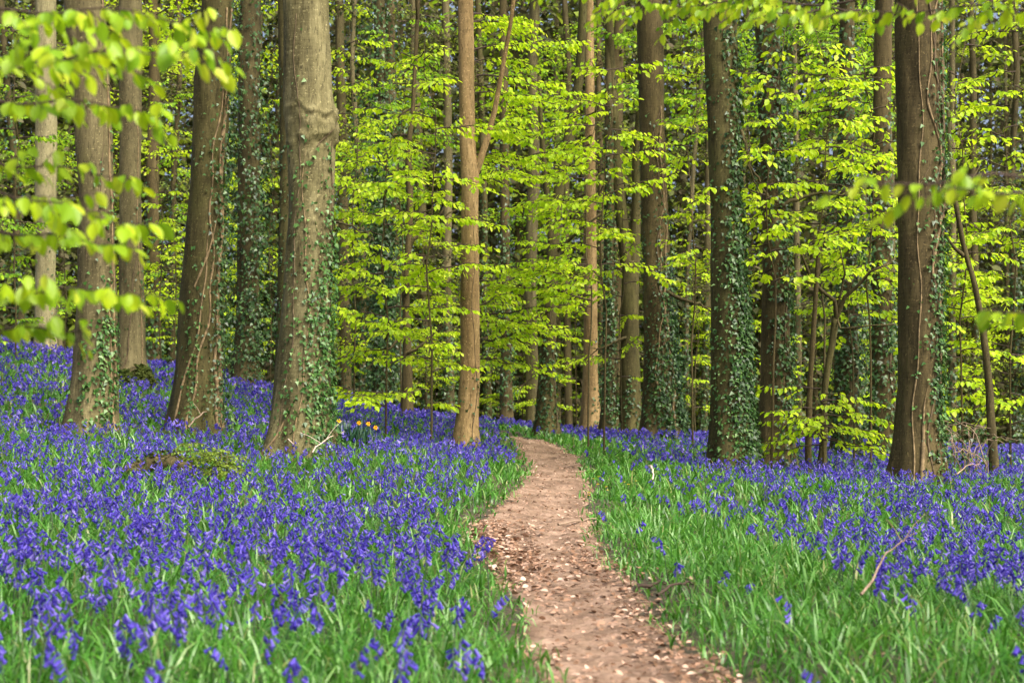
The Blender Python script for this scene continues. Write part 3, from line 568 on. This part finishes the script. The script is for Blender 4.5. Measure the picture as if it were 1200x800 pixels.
# ------------------------------------------------------------------ overhanging boughs close to the camera, from trees beside the photographer
def near_tree(label,x,y,bark,boughs,seed,up=-.1):
    rg=np.random.default_rng(900+seed); gz=float(ground(x,y)); root=empty('beech_tree',(x,y,gz),label,'tree')
    z=np.linspace(gz-.15,7.5,40); th=np.arange(22)*2*PI/22
    Z,T=np.meshgrid(z,th,indexing='ij'); r=(.2*(1-.07*(Z-gz))+.1*np.exp(-(Z-gz)/.25))*(1+.04*np.sin(2*T+Z)+.03*np.sin(3*T-2*Z))
    V=np.stack([x+r*np.cos(T),y+r*np.sin(T),Z],-1); n=len(z); i,j=np.meshgrid(np.arange(n-1),np.arange(22),indexing='ij')
    mb=MB(); mb.add(V.reshape(-1,3),np.stack([i*22+j,i*22+(j+1)%22,(i+1)*22+(j+1)%22,(i+1)*22+j],-1).reshape(-1,4)); mb.build('trunk',M[bark],root)
    TRUNKS.append((x,y,.3))
    for (p0,p1,leaf,sp,tw,dr) in boughs:
        A=W(*p0); B=W(*p1); v=B-A; L=float(np.hypot(v[0],v[1])); az=math.atan2(v[1],v[0])
        S0=np.array([x,y,A[2]+up]); t=np.linspace(0,1,8)[:,None]
        lb=MB(); lb.tube(S0+(A-S0)*t+np.array([0,0,.12])*np.sin(PI*t),np.linspace(.022,.006,8),7); o=lb.build('bough',M['twig'],root)
        bm,lm=spray(A,az,L,float(v[2]/L)+dr,leaf*.88,rg,droop=dr,r0=.0055,spacing=sp*.55,twigk=tw*1.25,pitch=(.4,1.35),tpl=FINE,vs=.32,ls=.42)
        o=bm.build('branch',M['twig'],root); lm.build('foliage',M['near_leaf'],o)
near_tree('beech beside the viewer whose blurred leafy boughs hang in from the left edge',-3.1,4.6,'bark_grey',[
   ((-60,92,4.2),(255,66,4.0),.062,.075,.42,.10),((-60,120,4.3),(185,128,4.2),.060,.075,.38,.06),((-70,75,4.5),(150,62,4.6),.058,.09,.35,.08),
   ((-60,215,4.2),(165,265,4.0),.062,.07,.40,.05),((-50,190,4.4),(150,205,4.4),.056,.085,.30,.05),((-50,270,4.3),(120,285,4.1),.058,.09,.3,.06),
   ((-60,345,4.2),(188,345,4.0),.060,.075,.30,.05),((-60,385,4.2),(98,388,4.1),.055,.08,.28,.04),((-60,15,4.4),(250,20,4.2),.06,.09,.4,.08)],1)
near_tree('beech beside the viewer whose few blurred leaves hang before the vine-roped trunk',3.0,3.4,'bark_brown',[
   ((1260,235,3.6),(1095,222,3.5),.05,.13,.30,.05),((1250,205,3.8),(985,222,3.6),.048,.2,.26,.05),((1270,10,5.2),(960,18,5.4),.05,.10,.40,.05),((1260,-20,4.8),(1080,-5,5.0),.052,.10,.40,.05),((1280,360,3.9),(1160,370,3.9),.055,.12,.3,.05)],2)
near_tree('beech beside the viewer whose blurred top boughs fringe the upper edge right of centre',2.9,6.6,'bark_grey',[
   ((1000,2,6.8),(700,14,7.0),.05,.085,.42,.06),((960,12,7.2),(800,6,7.2),.05,.085,.42,.05),((980,-20,6.6),(640,-4,6.6),.05,.085,.5,.05),((1010,10,6.4),(880,22,6.0),.062,.09,.4,.05)],3,2.3)

# ------------------------------------------------------------------ far wood: trunks one can count, then the mass behind
HS=sorted(HANDLES)
def far_trees():
    rg=np.random.default_rng(31); gaps={}
    cand=[]
    for px in [28,70,180,205,262,316,405,424,465,503,526,572,609,624,666,704,722,804,822,936,1012,1040,1114,1140,1190]:
        cand.append((px+rg.uniform(-3,3),rg.uniform(40,68)))
    for px,d in cand:
        l=[h for h in HS if h[0]<px-2]; r=[h for h in HS if h[0]>px+2]
        key=(l[-1][1] if l else None, r[0][1] if r else None); gaps.setdefault(key,[]).append((px,d))
    words=['leftmost','second-from-left','third-from-left','fourth-from-left','fifth-from-left','sixth-from-left']
    for (a,b),lst in gaps.items():
        lst.sort()
        for k,(px,d) in enumerate(lst):
            where=('left of '+b) if a is None else ('right of '+a) if b is None else f'between {a} and {b}'
            lab=(f'{words[k]} thin far trunk {where}' if len(lst)>1 else f'lone thin far trunk {where}')
            rad=rg.uniform(.09,.22); w=rad/d*F
            x=(px-600)/F*d; gz=float(ground(x,d)); lean=rg.normal()*6
            yb=HOR-(gz-CH)/d*F
            bark=['bark_dark','bark_grey','bark_grey','bark_brown','bark_olive'][rg.integers(0,5)]
            iv=[dict(strands=int(rg.integers(10,40)),z0=gz,z1=gz+rg.uniform(4,12),th0=D(-90),spread=1.3,prob=.6,bush=rg.uniform(.1,.6),size=.11,step=.1)] if rg.random()<.6 else []
            k1=rg.normal()*5; k2=rg.normal()*4; lean*=2
            tr=Trunk([(-60,px+lean-w*.7,px+lean+w*.7),(80,px+lean*.7+k1-w*.75,px+lean*.7+k1+w*.75),(200,px+lean*.4-w*.85,px+lean*.4+w*.85),(330,px+lean*.2+k2-w*.9,px+lean*.2+k2+w*.9),(yb,px-w,px+w)],d,17,.3,int(px))
            root=empty('slender_tree',tuple(tr.base),lab,'tree','thin trunks in the far wood')
            tr.mesh(10,.5,17).build('trunk',M[bark],root)
            for v in iv: ivy_mesh(tr,rg=rg,**v).build('ivy',M['ivy_leaf'],root)
            # crown: flat leaf tiers up the stem
            n=rg.integers(2200,3400); lm=MB(); bl=MB(); nt_=18
            zs=rg.uniform(gz+1.5,15,nt_); aa=rg.uniform(0,6.28,nt_); LL=rg.uniform(.8,2.4,nt_); tid=rg.integers(0,nt_,n); u=rg.random(n)
            for z,az_,L in zip(zs,aa,LL):
                c=tr.cen(z); bl=MB(); bl.tube([c,c+np.array([math.cos(az_)*L*.5,math.sin(az_)*L*.5,.12*L]),c+np.array([math.cos(az_)*L,math.sin(az_)*L,.15*L])],[.025,.018,.006],4); bl.build('branch',M['twig'],root)
            P=tr.cen(zs[tid])+np.stack([np.cos(aa[tid]),np.sin(aa[tid]),.15*np.ones(n)],-1)*(LL[tid]*u)[:,None]+rg.normal(size=(n,3))*np.array([.32,.32,.09])
            ang=rg.uniform(0,6.28,n); A=np.stack([np.cos(ang),np.sin(ang),-rg.uniform(.1,.9,n)],-1); N=np.stack([rg.normal(size=n)*.45,rg.normal(size=n)*.45,np.ones(n)],-1)
            place(lm,LEAF,P,A,N,.115*rg.uniform(.7,1.2,n)); lm.build('crown',M[('far_leaf','green_leaf','far_leaf','beech_leaf')[rg.integers(0,4)]],root)
far_trees()
def far_wood():
    rg=np.random.default_rng(41); mb=MB()
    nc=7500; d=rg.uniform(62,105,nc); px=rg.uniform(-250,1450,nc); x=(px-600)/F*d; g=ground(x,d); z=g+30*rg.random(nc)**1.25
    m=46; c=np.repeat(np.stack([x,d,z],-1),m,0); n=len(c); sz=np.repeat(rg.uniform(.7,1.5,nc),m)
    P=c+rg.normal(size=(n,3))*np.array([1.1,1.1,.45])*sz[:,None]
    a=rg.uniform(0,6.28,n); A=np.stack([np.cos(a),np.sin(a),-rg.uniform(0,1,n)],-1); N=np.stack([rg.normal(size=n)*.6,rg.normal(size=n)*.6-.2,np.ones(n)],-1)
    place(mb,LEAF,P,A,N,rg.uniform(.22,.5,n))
    for i in range(220):
        dd=rg.uniform(66,108); xx=(rg.uniform(-200,1400)-600)/F*dd; gg=float(ground(xx,dd)); lx=rg.normal()*.6; r=rg.uniform(.07,.22)
        mb.tube([(xx,dd,gg-.2),(xx+lx*.4,dd,gg+9),(xx+lx,dd,gg+26)],[r,r*.8,r*.4],6,m=1)
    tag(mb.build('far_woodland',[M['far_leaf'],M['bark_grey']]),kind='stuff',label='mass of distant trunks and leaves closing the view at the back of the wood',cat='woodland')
far_wood()

# ------------------------------------------------------------------ ground flora
TR=np.array(TRUNKS)
def free(x,y):
    ok=np.ones(len(x),bool)
    for tx,ty,r in TR:
        if ty<50: ok&=((x-tx)**2+(y-ty)**2)>(r*1.0)**2
    return ok
def scatter(d0,d1,dens,rg,marg=1.25):
    n=int(dens*.5*(d1*d1-d0*d0)*1200/F*marg); y=np.sqrt(rg.uniform(d0*d0,d1*d1,n)); x=(rg.random(n)-.5)*1200/F*marg*y
    return x,y
def sm(a,b,x): t=np.clip((x-a)/(b-a),0,1); return t*t*(3-2*t)
def pnoise(x,y): return .5+.25*np.sin(1.9*x+1.1*y+.5)*np.cos(1.3*y-.7*x)+.25*np.sin(3.7*x-2.3*y)*np.sin(2.9*y+1.7*x+1)
def bell_density(x,y):
    e,s=pathside(x,y); L=sm(.08,.55,e)*(.55+.6*pnoise(x,y))
    L=L*(.62+.38*sm(8.3,11.5,y))
    a=np.where(y<10.2,.75,np.where(y<13,.55,.35)); b=a+1.3
    Rr=sm(a,b,e)*(.4+.75*pnoise(x+3,y))*(.62+.38*sm(9.8,14.5,y+.35*np.maximum(e-1.5,0)))+.03
    return np.clip(np.where(s<0,L,Rr)*sm(.05,.2,e)*(.35+.9*sm(.25,.6,pnoise(x*2.3+9,y*2.1))*(.6+.5*sm(.3,.6,pnoise(x*5.1,y*4.3+2)))),0,1)
def blades(mb,x,y,L,w,rg,arch=(.25,1.0)):
    n=len(x); p=np.stack([x,y,ground(x,y)-.015],-1); a=rg.uniform(0,2*PI,n); h=np.stack([np.cos(a),np.sin(a),np.zeros(n)],-1)
    sd=np.stack([-np.sin(a),np.cos(a),np.zeros(n)],-1); tw=rg.normal(size=n)*.5
    sd=unit(sd+h*tw[:,None]+np.array([0,0,1.])*(rg.normal(size=n)*.15)[:,None])
    k=rg.uniform(*arch,n); V=[]
    for t,pw in ((0,.55),(.38,1.),(.74,.8)):
        c=p+h*(L*(.12*t+.62*k*t*t))[:,None]+np.array([0,0,1.])*(L*(t-.46*k*t*t))[:,None]
        V+= [c-sd*(w*pw*.5)[:,None],c+sd*(w*pw*.5)[:,None]]
    t=1.; V.append(p+h*(L*(.12+.62*k))[:,None]+np.array([0,0,1.])*(L*(1-.52*k))[:,None])
    V=np.stack(V,1).reshape(-1,3); o=(np.arange(n)*7)[:,None]
    q=np.concatenate([o+np.array([0,1,3,2]),o+np.array([2,3,5,4])]); t3=o+np.array([4,5,6])
    mb.add(V,q,t3)
def lawn():
    rg=np.random.default_rng(51); mb=MB()
    for d0,d1,dens,w,l in ((4.6,8,850,.011,.25),(8,12,760,.0125,.24),(12,18,430,.017,.235),(18,27,210,.025,.22),(27,42,90,.045,.21)):
        x,y=scatter(d0,d1,dens,rg); e,s=pathside(x,y); b=bell_density(x,y)
        edge=sm(-.13,.28,e)
        keep=(rg.random(len(x))<edge*(1-.05*b)*(.72+.4*pnoise(x*1.7+5,y*1.7)))&free(x,y)&(e>-.06)
        x,y,e=x[keep],y[keep],e[keep]; n=len(x)
        L=l*rg.uniform(.55,1.3,n)*(.42+.58*sm(-.05,.5,e))
        blades(mb,x,y,L,w*rg.uniform(.45,1.25,n),rg,(.3,1.35))
    tag(mb.build('grass',M['blade']),kind='stuff',label='lush green grass and strap-like bluebell leaves covering the ground beside the path',cat='grass')
lawn()
def bell_tpl(k,fl=True):
    """a nodding bell hanging down -x.. built along +x with flared tips"""
    st=[(0,.16),(.22,.30),(.72,.34),(1.0,.62)] if fl else [(0,.2),(.6,.36),(1.,.6)]
    v=[];q=[]
    for x,r in st:
        for j in range(k): a=j*2*PI/k; v.append((x,r*math.cos(a)*.5,r*math.sin(a)*.5))
    for i in range(len(st)-1):
        for j in range(k): q.append((i*k+j,i*k+(j+1)%k,(i+1)*k+(j+1)%k,(i+1)*k+j))
    return np.array(v),np.array(q)
BELL6,BELL4,BELL3=bell_tpl(6),bell_tpl(4,False),(np.array([[0,.12,0],[0,-.12,0],[1,-.36,.1],[1,.36,-.1]]),np.array([[0,1,2,3]]))
def bluebells(mb,x,y,H,rg,nb,tpl,bl,tube=3,z=None):
    n=len(x); p=np.stack([x,y,(ground(x,y) if z is None else z)-.01],-1); a=rg.uniform(0,2*PI,n); h=np.stack([np.cos(a),np.sin(a),np.zeros(n)],-1); U=np.array([0,0,1.])
    lean=rg.uniform(.05,.22,n)
    def pos(t):  # arching one-sided stalk
        return p+h*(H*(lean*t+.30*np.clip(t-.55,0,1)**2*2.2))[:,None]+U*(H*(t-.42*np.clip(t-.6,0,1)**2*2.2))[:,None]
    ts=[0,.5,.8,1.]; sd=np.stack([-np.sin(a),np.cos(a),np.zeros(n)],-1)
    w=.0045*(bl/.021); V=[]
    for t in ts:
        c=pos(t); ww=w*(1-.5*t)
        V+= [c+sd*ww*.6,c-sd*ww*.3+h*ww*.5,c-sd*ww*.3-h*ww*.5]
    V=np.stack(V,1).reshape(-1,3); o=(np.arange(n)*12)[:,None]
    q=np.concatenate([o+np.array([i*3+j,i*3+(j+1)%3,(i+1)*3+(j+1)%3,(i+1)*3+j]) for i in range(3) for j in range(3)])
    mb.add(V,q,None,0)
    for k in range(nb):
        t=.58+.42*(k+rg.random(n)*.6)/nb; t=np.minimum(t,1.)
        keep=rg.random(n)<.9
        c=np.stack([np.interp(0,[0],[0])+0*t,0*t,0*t],-1)
        tt=t
        c=p+h*(H*(lean*tt+.30*np.clip(tt-.55,0,1)**2*2.2))[:,None]+U*(H*(tt-.42*np.clip(tt-.6,0,1)**2*2.2))[:,None]
        side=sd*(rg.normal(size=n)*.7)[:,None]
        A=h*rg.uniform(.15,.9,n)[:,None]+side-U*rg.uniform(.5,1.1,n)[:,None]
        P=c+unit(h+side)*(.010*rg.uniform(.6,1.4,n))[:,None]
        place(mb,tpl,P[keep],A[keep],rg.normal(size=(keep.sum(),3)),bl*rg.uniform(.8,1.25,keep.sum()),1)
def carpet():
    rg=np.random.default_rng(61); mb=MB()
    for d0,d1,dens,nb,tpl,bl in ((4.6,6.7,55,9,BELL6,.027),(10.3,13,60,8,BELL4,.029),(13,18,50,6,BELL4,.030),(18,26,40,5,BELL3,.040),(26,42,30,5,BELL3,.055)):
        x,y=scatter(d0,d1,dens,rg); keep=(rg.random(len(x))<bell_density(x,y))&free(x,y); x,y=x[keep],y[keep]
        bluebells(mb,x,y,rg.uniform(.21,.35,len(x)),rg,nb,tpl,bl)
    # the near band beyond the three hundred single plants
    x,y=scatter(6.7,10.3,95,rg); keep=(rg.random(len(x))<bell_density(x,y))&free(x,y); x,y=x[keep],y[keep]
    o=np.argsort(np.hypot(x,y)); o=o[(np.abs(x[o])<y[o]*.335)]; near=o[:300]; rest=np.setdiff1d(np.arange(len(x)),near)
    bluebells(mb,x[rest],y[rest],rg.uniform(.22,.36,len(rest)),rg,9,BELL6,.0265)
    tag(mb.build('bluebell_carpet',[M['stem'],M['bell']]),kind='stuff',label='carpet of violet blue bluebells spreading under the trees on both sides of the path',cat='bluebells')
    # three hundred nearest plants as single things
    protos=[]
    for k in range(8):
        m=MB(); bluebells(m,np.zeros(1),np.zeros(1),np.array([.24+.016*k]),rg,10,BELL6,.0265,z=np.zeros(1))
        st=MB(); fl=MB()
        st.v=[m.v[0]]; st.q=[m.q[0]]; st.qm=[m.qm[0]]; st.n=len(m.v[0])
        off=len(m.v[0])
        for v,q in zip(m.v[1:],m.q[1:]):
            fl.add(v,q-off); off+=len(v)
        protos.append((st,fl))
    made={}
    for i,idx in enumerate(near):
        k=i%8; loc=(x[idx],y[idx],float(ground(x[idx],y[idx])))
        root=empty('bluebell',loc,'single violet bluebell with nodding bells, one of the nearest in the front of the carpet','bluebell','nearest bluebells in the foreground')
        root.rotation_euler=(rg.normal()*.05,rg.normal()*.05,rg.uniform(0,6.28)); s=rg.uniform(.85,1.2); root.scale=(s,s,s)
        if k not in made:
            a=protos[k][0].build('stem',M['stem'],loc=(0,0,0)); b=protos[k][1].build('flower_head',M['bell'],loc=(0,0,0)); made[k]=(a,b)
        else:
            a=made[k][0].copy(); b=made[k][1].copy(); COL.objects.link(a); COL.objects.link(b)
        a.parent=root; b.parent=root
carpet()
def litter():
    rg=np.random.default_rng(71); mb=MB()
    def put(x,y,size,lift=.012):
        n=len(x); P=np.stack([x,y,ground(x,y)+lift*rg.random(n)+.004],-1); a=rg.uniform(0,6.28,n); A=np.stack([np.cos(a),np.sin(a),rg.normal(size=n)*.25],-1)
        N=np.stack([rg.normal(size=n)*.4,rg.normal(size=n)*.4,np.ones(n)],-1); place(mb,FINE,P,A,N,size*rg.uniform(.5,1.2,n))
    # drift on the left of the path
    n=1500; y=10.4+rg.normal(size=n)*1.1; x=pathx(y)-pathhw(y,-1)+.10+rg.normal(size=n)*.16; e,s=pathside(x,y); k=(e<.12)&(y>7.6); put(x[k],y[k],.046,.03)
    n=900; y=rg.uniform(5,11,n); x=pathx(y)+pathhw(y,1)-.06+rg.normal(size=n)*.12; e,s=pathside(x,y); k=e<.12; put(x[k],y[k],.038,.02)
    n=6500; y=4.6+30*rg.random(n)**1.5; x=pathx(y)+rg.uniform(-.6,.55,n); e,s=pathside(x,y); k=(e<.08)&(rg.random(n)<.4+.6*sm(-.3,-.05,e)); put(x[k],y[k],.03,.006)
    n=500; x,y=scatter(5,14,8,rg); put(x,y,.05,.05)
    tag(mb.build('leaf_litter',M['litter']),kind='stuff',label='dry copper and tan fallen leaves scattered along the earth path and its edges',cat='leaves')
litter()

# ------------------------------------------------------------------ small things on the floor
def stick(label,p0,p1,r,mat,lift=.12,side=(),sag=.05,seed=0):
    rg=np.random.default_rng(seed); A=gp(*p0,lift); B=gp(*p1,lift); A[2]+=lift; B[2]+=lift
    t=np.linspace(0,1,9)[:,None]; P=A+(B-A)*t+rg.normal(size=(9,3))*.007+np.array([0,0,sag])*np.sin(PI*t)
    base=(A+B)/2; o=empty('fallen_stick',tuple(base),label,'stick'); m=MB(); m.tube(P,r*(1-.5*t[:,0]),7); m.build('stem',M[mat],o)
    for k,dx,dz,l in side:
        m=MB(); Q=P[k]; m.tube([Q,Q+np.array([dx*.5,.02,dz*.6])*l,Q+np.array([dx,.03,dz])*l],[r*.5,r*.4,r*.2],5); m.build('twig',M[mat],o)
stick('short pale barkless stick standing in the bluebells right of the path',(761,547),(767,561),.014,'pale_twig',.22,seed=1)
stick('pale forked twig lying against the foot of the thick scarred trunk',(366,530),(404,507),.007,'pale_twig',.26,[(3,.3,.35,.6),(5,-.3,.4,.5),(2,-.4,.2,.6)],seed=2)
stick('pale twigs slanting from the left foot of the thick scarred trunk',(343,521),(318,497),.007,'pale_twig',.26,[(4,.25,.4,.6),(6,-.3,.1,.6)],seed=3)
stick('thin bare curved twig arching over the grass at lower right',(1010,700),(1070,632),.006,'dry_twig',.24,[(4,.3,.2,.5),(6,.25,.3,.5),(5,-.2,.3,.4)],.08,4)
stick('long thin grey stick lying across the right edge of the path',(655,614),(722,602),.010,'dry_twig',.03,seed=5,sag=.0)
stick('dark stick lying at the lower right edge of the path, nearest the viewer',(742,690),(790,683),.013,'twig',.03,seed=6,sag=.01)
stick('short dark stick lying in the grass right of the nearest one',(770,697),(812,681),.010,'twig',.09,seed=7,sag=.02)
stick('brown dead twig slanting up from the foot of the vine-strung trunk',(222,500),(246,482),.012,'dry_twig',.28,[(4,-.2,.3,.5)],seed=8)
stick('fallen dry twig lying in the bluebells at the right edge',(1120,556),(1150,546),.008,'dry_twig',.24,[(5,-.2,.2,.5)],seed=9)
def path_twigs():
    p=gp(588,625)
path_twigs()
# celandines
def celandines():
    rg=np.random.default_rng(81); first=None
    for px,py in ((697,563),(702,561),(709,573),(713,577),(692,580),(733,567),(738,570),(700,570),(746,566),(689,583)):
        g=gp(px,py,.15); loc=tuple(g)
        root=empty('celandine',loc,'tiny yellow flower in the grass at the right of the path','flower','yellow celandines beside the path')
        root.rotation_euler=(0,0,rg.uniform(0,6)); 
        if first is None:
            m=MB(); m.tube([(0,0,0),(.01,0,.1),(.012,.004,.17)],[.002,.002,.0015],4); a=m.build('stem',M['stem'],loc=(0,0,0))
            f=MB(); an=np.arange(8)*2*PI/8; place(f,LEAF,np.tile([[.012,.004,.17]],(8,1)),np.stack([np.cos(an),np.sin(an),.25*np.ones(8)],-1),np.tile([[0,0,1.]],(8,1)),.020); b=f.build('flower',M['yellow'],loc=(0,0,0)); first=(a,b)
        else:
            a=first[0].copy(); b=first[1].copy(); COL.objects.link(a); COL.objects.link(b)
        a.parent=root; b.parent=root
celandines()
# daffodil clump right of the thick trunk
def daffodils():
    rg=np.random.default_rng(91); d=18.8; x=(412-600)/F*d; g=float(ground(x,d)); root=empty('daffodil_clump',(x,d,g),'clump of dark blue-green daffodil leaves with orange yellow flowers right of the thick scarred trunk','daffodils')
    m=MB(); n=320; xx=x+rg.normal(size=n)*.15; yy=d+rg.normal(size=n)*.12; blades(m,xx,yy,rg.uniform(.32,.48,n),np.full(n,.014),rg,(.1,.8)); m.build('leaf_tuft',M['dark_blade'],root)
    for px,py,mt in ((420.5,495.5,'orange'),(431.5,496.5,'orange'),(440,501,'orange'),(397,493,'yellow')):
        P=W(px,py,d-.2); b=np.array([P[0]-.03,P[1]+.03,g]); s=MB(); s.tube([b,(b+P)/2+[.01,0,.02],P+[0,.03,.015],P],[.005,.004,.004,.004],5)
        st=s.build('stem',M['stem'],root)
        f=MB(); A0=unit(np.array([.25,-1,.05])); an=np.arange(6)*2*PI/6; X=unit(np.cross(A0,[0,0,1.])); Y=np.cross(X,A0)
        place(f,LEAF,np.tile(P,(6,1)),np.cos(an)[:,None]*X+np.sin(an)[:,None]*Y+.2*A0,np.tile(A0,(6,1)),.03)
        f.tube([P,P+A0*.015,P+A0*.024],[.007,.010,.014],10,cap=False); f.build('flower',M[mt],root)
daffodils()
# ferny plant, moss mound, mossy log
def fern():
    rg=np.random.default_rng(93); g=gp(243,553,.2); root=empty('leafy_seedling',tuple(g),'feathery yellow-green seedling among the bluebells below the vine-strung trunk','seedling')
    for k in range(4):
        b=g+np.array([rg.normal()*.16,rg.normal()*.12,-.02]); H=rg.uniform(.34,.5); m=MB(); m.tube([b,b+[.01,0,H*.5],b+[rg.normal()*.03,0,H]],[.006,.005,.003],5); st=m.build('stem',M['vine_dark'],root)
        for z in np.linspace(.55,1,4):
            for a in range(2): add_spray(root,b+np.array([0,0,H*z]),rg.uniform(0,6.28),rg.uniform(.14,.26),rg.uniform(.0,.4),.034,rg,'fern',r0=.003,spacing=.03,droop=.3)
fern()
def mound():
    rg=np.random.default_rng(95); d=26.2; x=(160-600)/F*d; g=float(ground(x,d)); root=empty('moss_mound',(x,d,g),'brown-green mossy mound at the foot of the grey trunk behind the lower-ivied one','moss mound')
    n=2500; u=rg.normal(size=(n,3)); u[:,2]=abs(u[:,2]); u=unit(u); P=np.array([x,d,g-.02])+u*np.array([.36,.3,.42])*(1+.1*np.sin(5*u[:,:1]+3*u[:,1:2]))
    m=MB(); place(m,LEAF,P,u*.3+np.stack([rg.normal(size=n)*.5,rg.normal(size=n)*.5,-abs(rg.normal(size=n))],-1),u+rg.normal(size=(n,3))*.3,.07*rg.uniform(.6,1.3,n)); m.build('moss',M['moss'],root)
    k=24; r=10; a=np.arange(k)*2*PI/k; e=np.linspace(0,PI/2*.98,r); E,A=np.meshgrid(e,a,indexing='ij')
    V=np.array([x,d,g-.1])+np.stack([.33*np.cos(E)*np.cos(A),.27*np.cos(E)*np.sin(A),.5*np.sin(E)],-1); i,j=np.meshgrid(np.arange(r-1),np.arange(k),indexing='ij')
    c=MB(); c.add(V,np.stack([i*k+j,i*k+(j+1)%k,(i+1)*k+(j+1)%k,(i+1)*k+j],-1).reshape(-1,4)); c.build('core',M['bark_dark'],root)
mound()
def log():
    rg=np.random.default_rng(97); g=gp(182,552,.1); root=empty('rotten_log',tuple(g),'dark rotting log end half sunk among bluebells below the gap left of the vine-strung trunk','log')
    t=np.linspace(0,1,14)[:,None]; P=g+np.array([-.26,-.05,.05])+np.array([.6,.25,.0])*t+np.array([0,0,.13])*np.sin(PI*t); m=MB(); m.tube(P,.085*(1+.15*rg.normal(size=14)),12); m.build('trunk',M['bark_dark'],root)
    n=260; s=P[rg.integers(2,12,n)]+rg.normal(size=(n,3))*.04+[0,0,.05]; f=MB(); place(f,LEAF,s,rg.normal(size=(n,3))+[0,0,-.5],rg.normal(size=(n,3))*.5+[0,0,1],.045); f.build('moss',M['moss'],root)
log()
def bramble():
    rg=np.random.default_rng(99); d=18.6; x=(1128-600)/F*d; g=float(ground(x,d)); root=empty('dead_bramble',(x,d,g),'tangle of dry bramble canes right of the foot of the vine-roped trunk','bramble')
    for i in range(30):
        b=np.array([x+rg.normal()*.22,d+rg.normal()*.25,g]); a=rg.uniform(0,6.28); L=rg.uniform(.3,.8); H=rg.uniform(.5,1.15); t=np.linspace(0,1,10)[:,None]
        P=b+np.array([math.cos(a),math.sin(a),0])*L*t*t+np.array([0,0,1.])*H*(1.6*t-t*t*1.0)+rg.normal(size=(10,3))*.015; m=MB(); m.tube(P,np.linspace(.008,.003,10),5); m.build('cane',M['dry_twig'],root)
    n=240; f=MB(); P=np.array([x,d,g+.35])+rg.normal(size=(n,3))*np.array([.35,.3,.2]); place(f,IVY,P,rg.normal(size=(n,3))+[0,0,-.5],rg.normal(size=(n,3))*.4+[0,-.2,1],.055); f.build('foliage',M['ivy_leaf'],root)
bramble()

# ------------------------------------------------------------------ light, sky, camera
el,azs=D(50),D(136)        # sun to the right and a little behind the photographer
w=bpy.data.worlds.new('World'); sc.world=w; w.use_nodes=True; nt=w.node_tree
bg=nt.nodes['Background']; sky=nt.nodes.new('ShaderNodeTexSky'); sky.sky_type='NISHITA'; sky.sun_disc=False; sky.sun_elevation=el; sky.sun_rotation=azs
sky.air_density=.55; sky.dust_density=8.; sky.ozone_density=.4; nt.links.new(sky.outputs[0],bg.inputs[0]); bg.inputs[1].default_value=.15
L=bpy.data.lights.new('sun','SUN'); L.energy=1.4; L.angle=D(34); L.color=(1,.965,.90); lo=bpy.data.objects.new('sun',L); COL.objects.link(lo)
from mathutils import Vector
sd=Vector((math.cos(el)*math.sin(azs),math.cos(el)*math.cos(azs),math.sin(el))); lo.rotation_euler=sd.to_track_quat('Z','Y').to_euler(); lo.location=sd*40
cam=bpy.data.cameras.new('camera'); co=bpy.data.objects.new('camera',cam); COL.objects.link(co); sc.camera=co
co.location=(0,0,CH); co.rotation_euler=(PI/2,0,0); cam.sensor_width=36; cam.lens=36*F/1200; cam.shift_y=(HOR-400)/1200; cam.clip_start=.1; cam.clip_end=2000
cam.dof.use_dof=True; cam.dof.focus_distance=16; cam.dof.aperture_fstop=3.6
sc.view_settings.view_transform='Standard'; sc.view_settings.look='None'; sc.view_settings.exposure=1.22; sc.view_settings.gamma=1
cy=sc.cycles; cy.max_bounces=6; cy.diffuse_bounces=4; cy.glossy_bounces=2; cy.transmission_bounces=4; cy.use_denoising=True; cy.sample_clamp_indirect=6
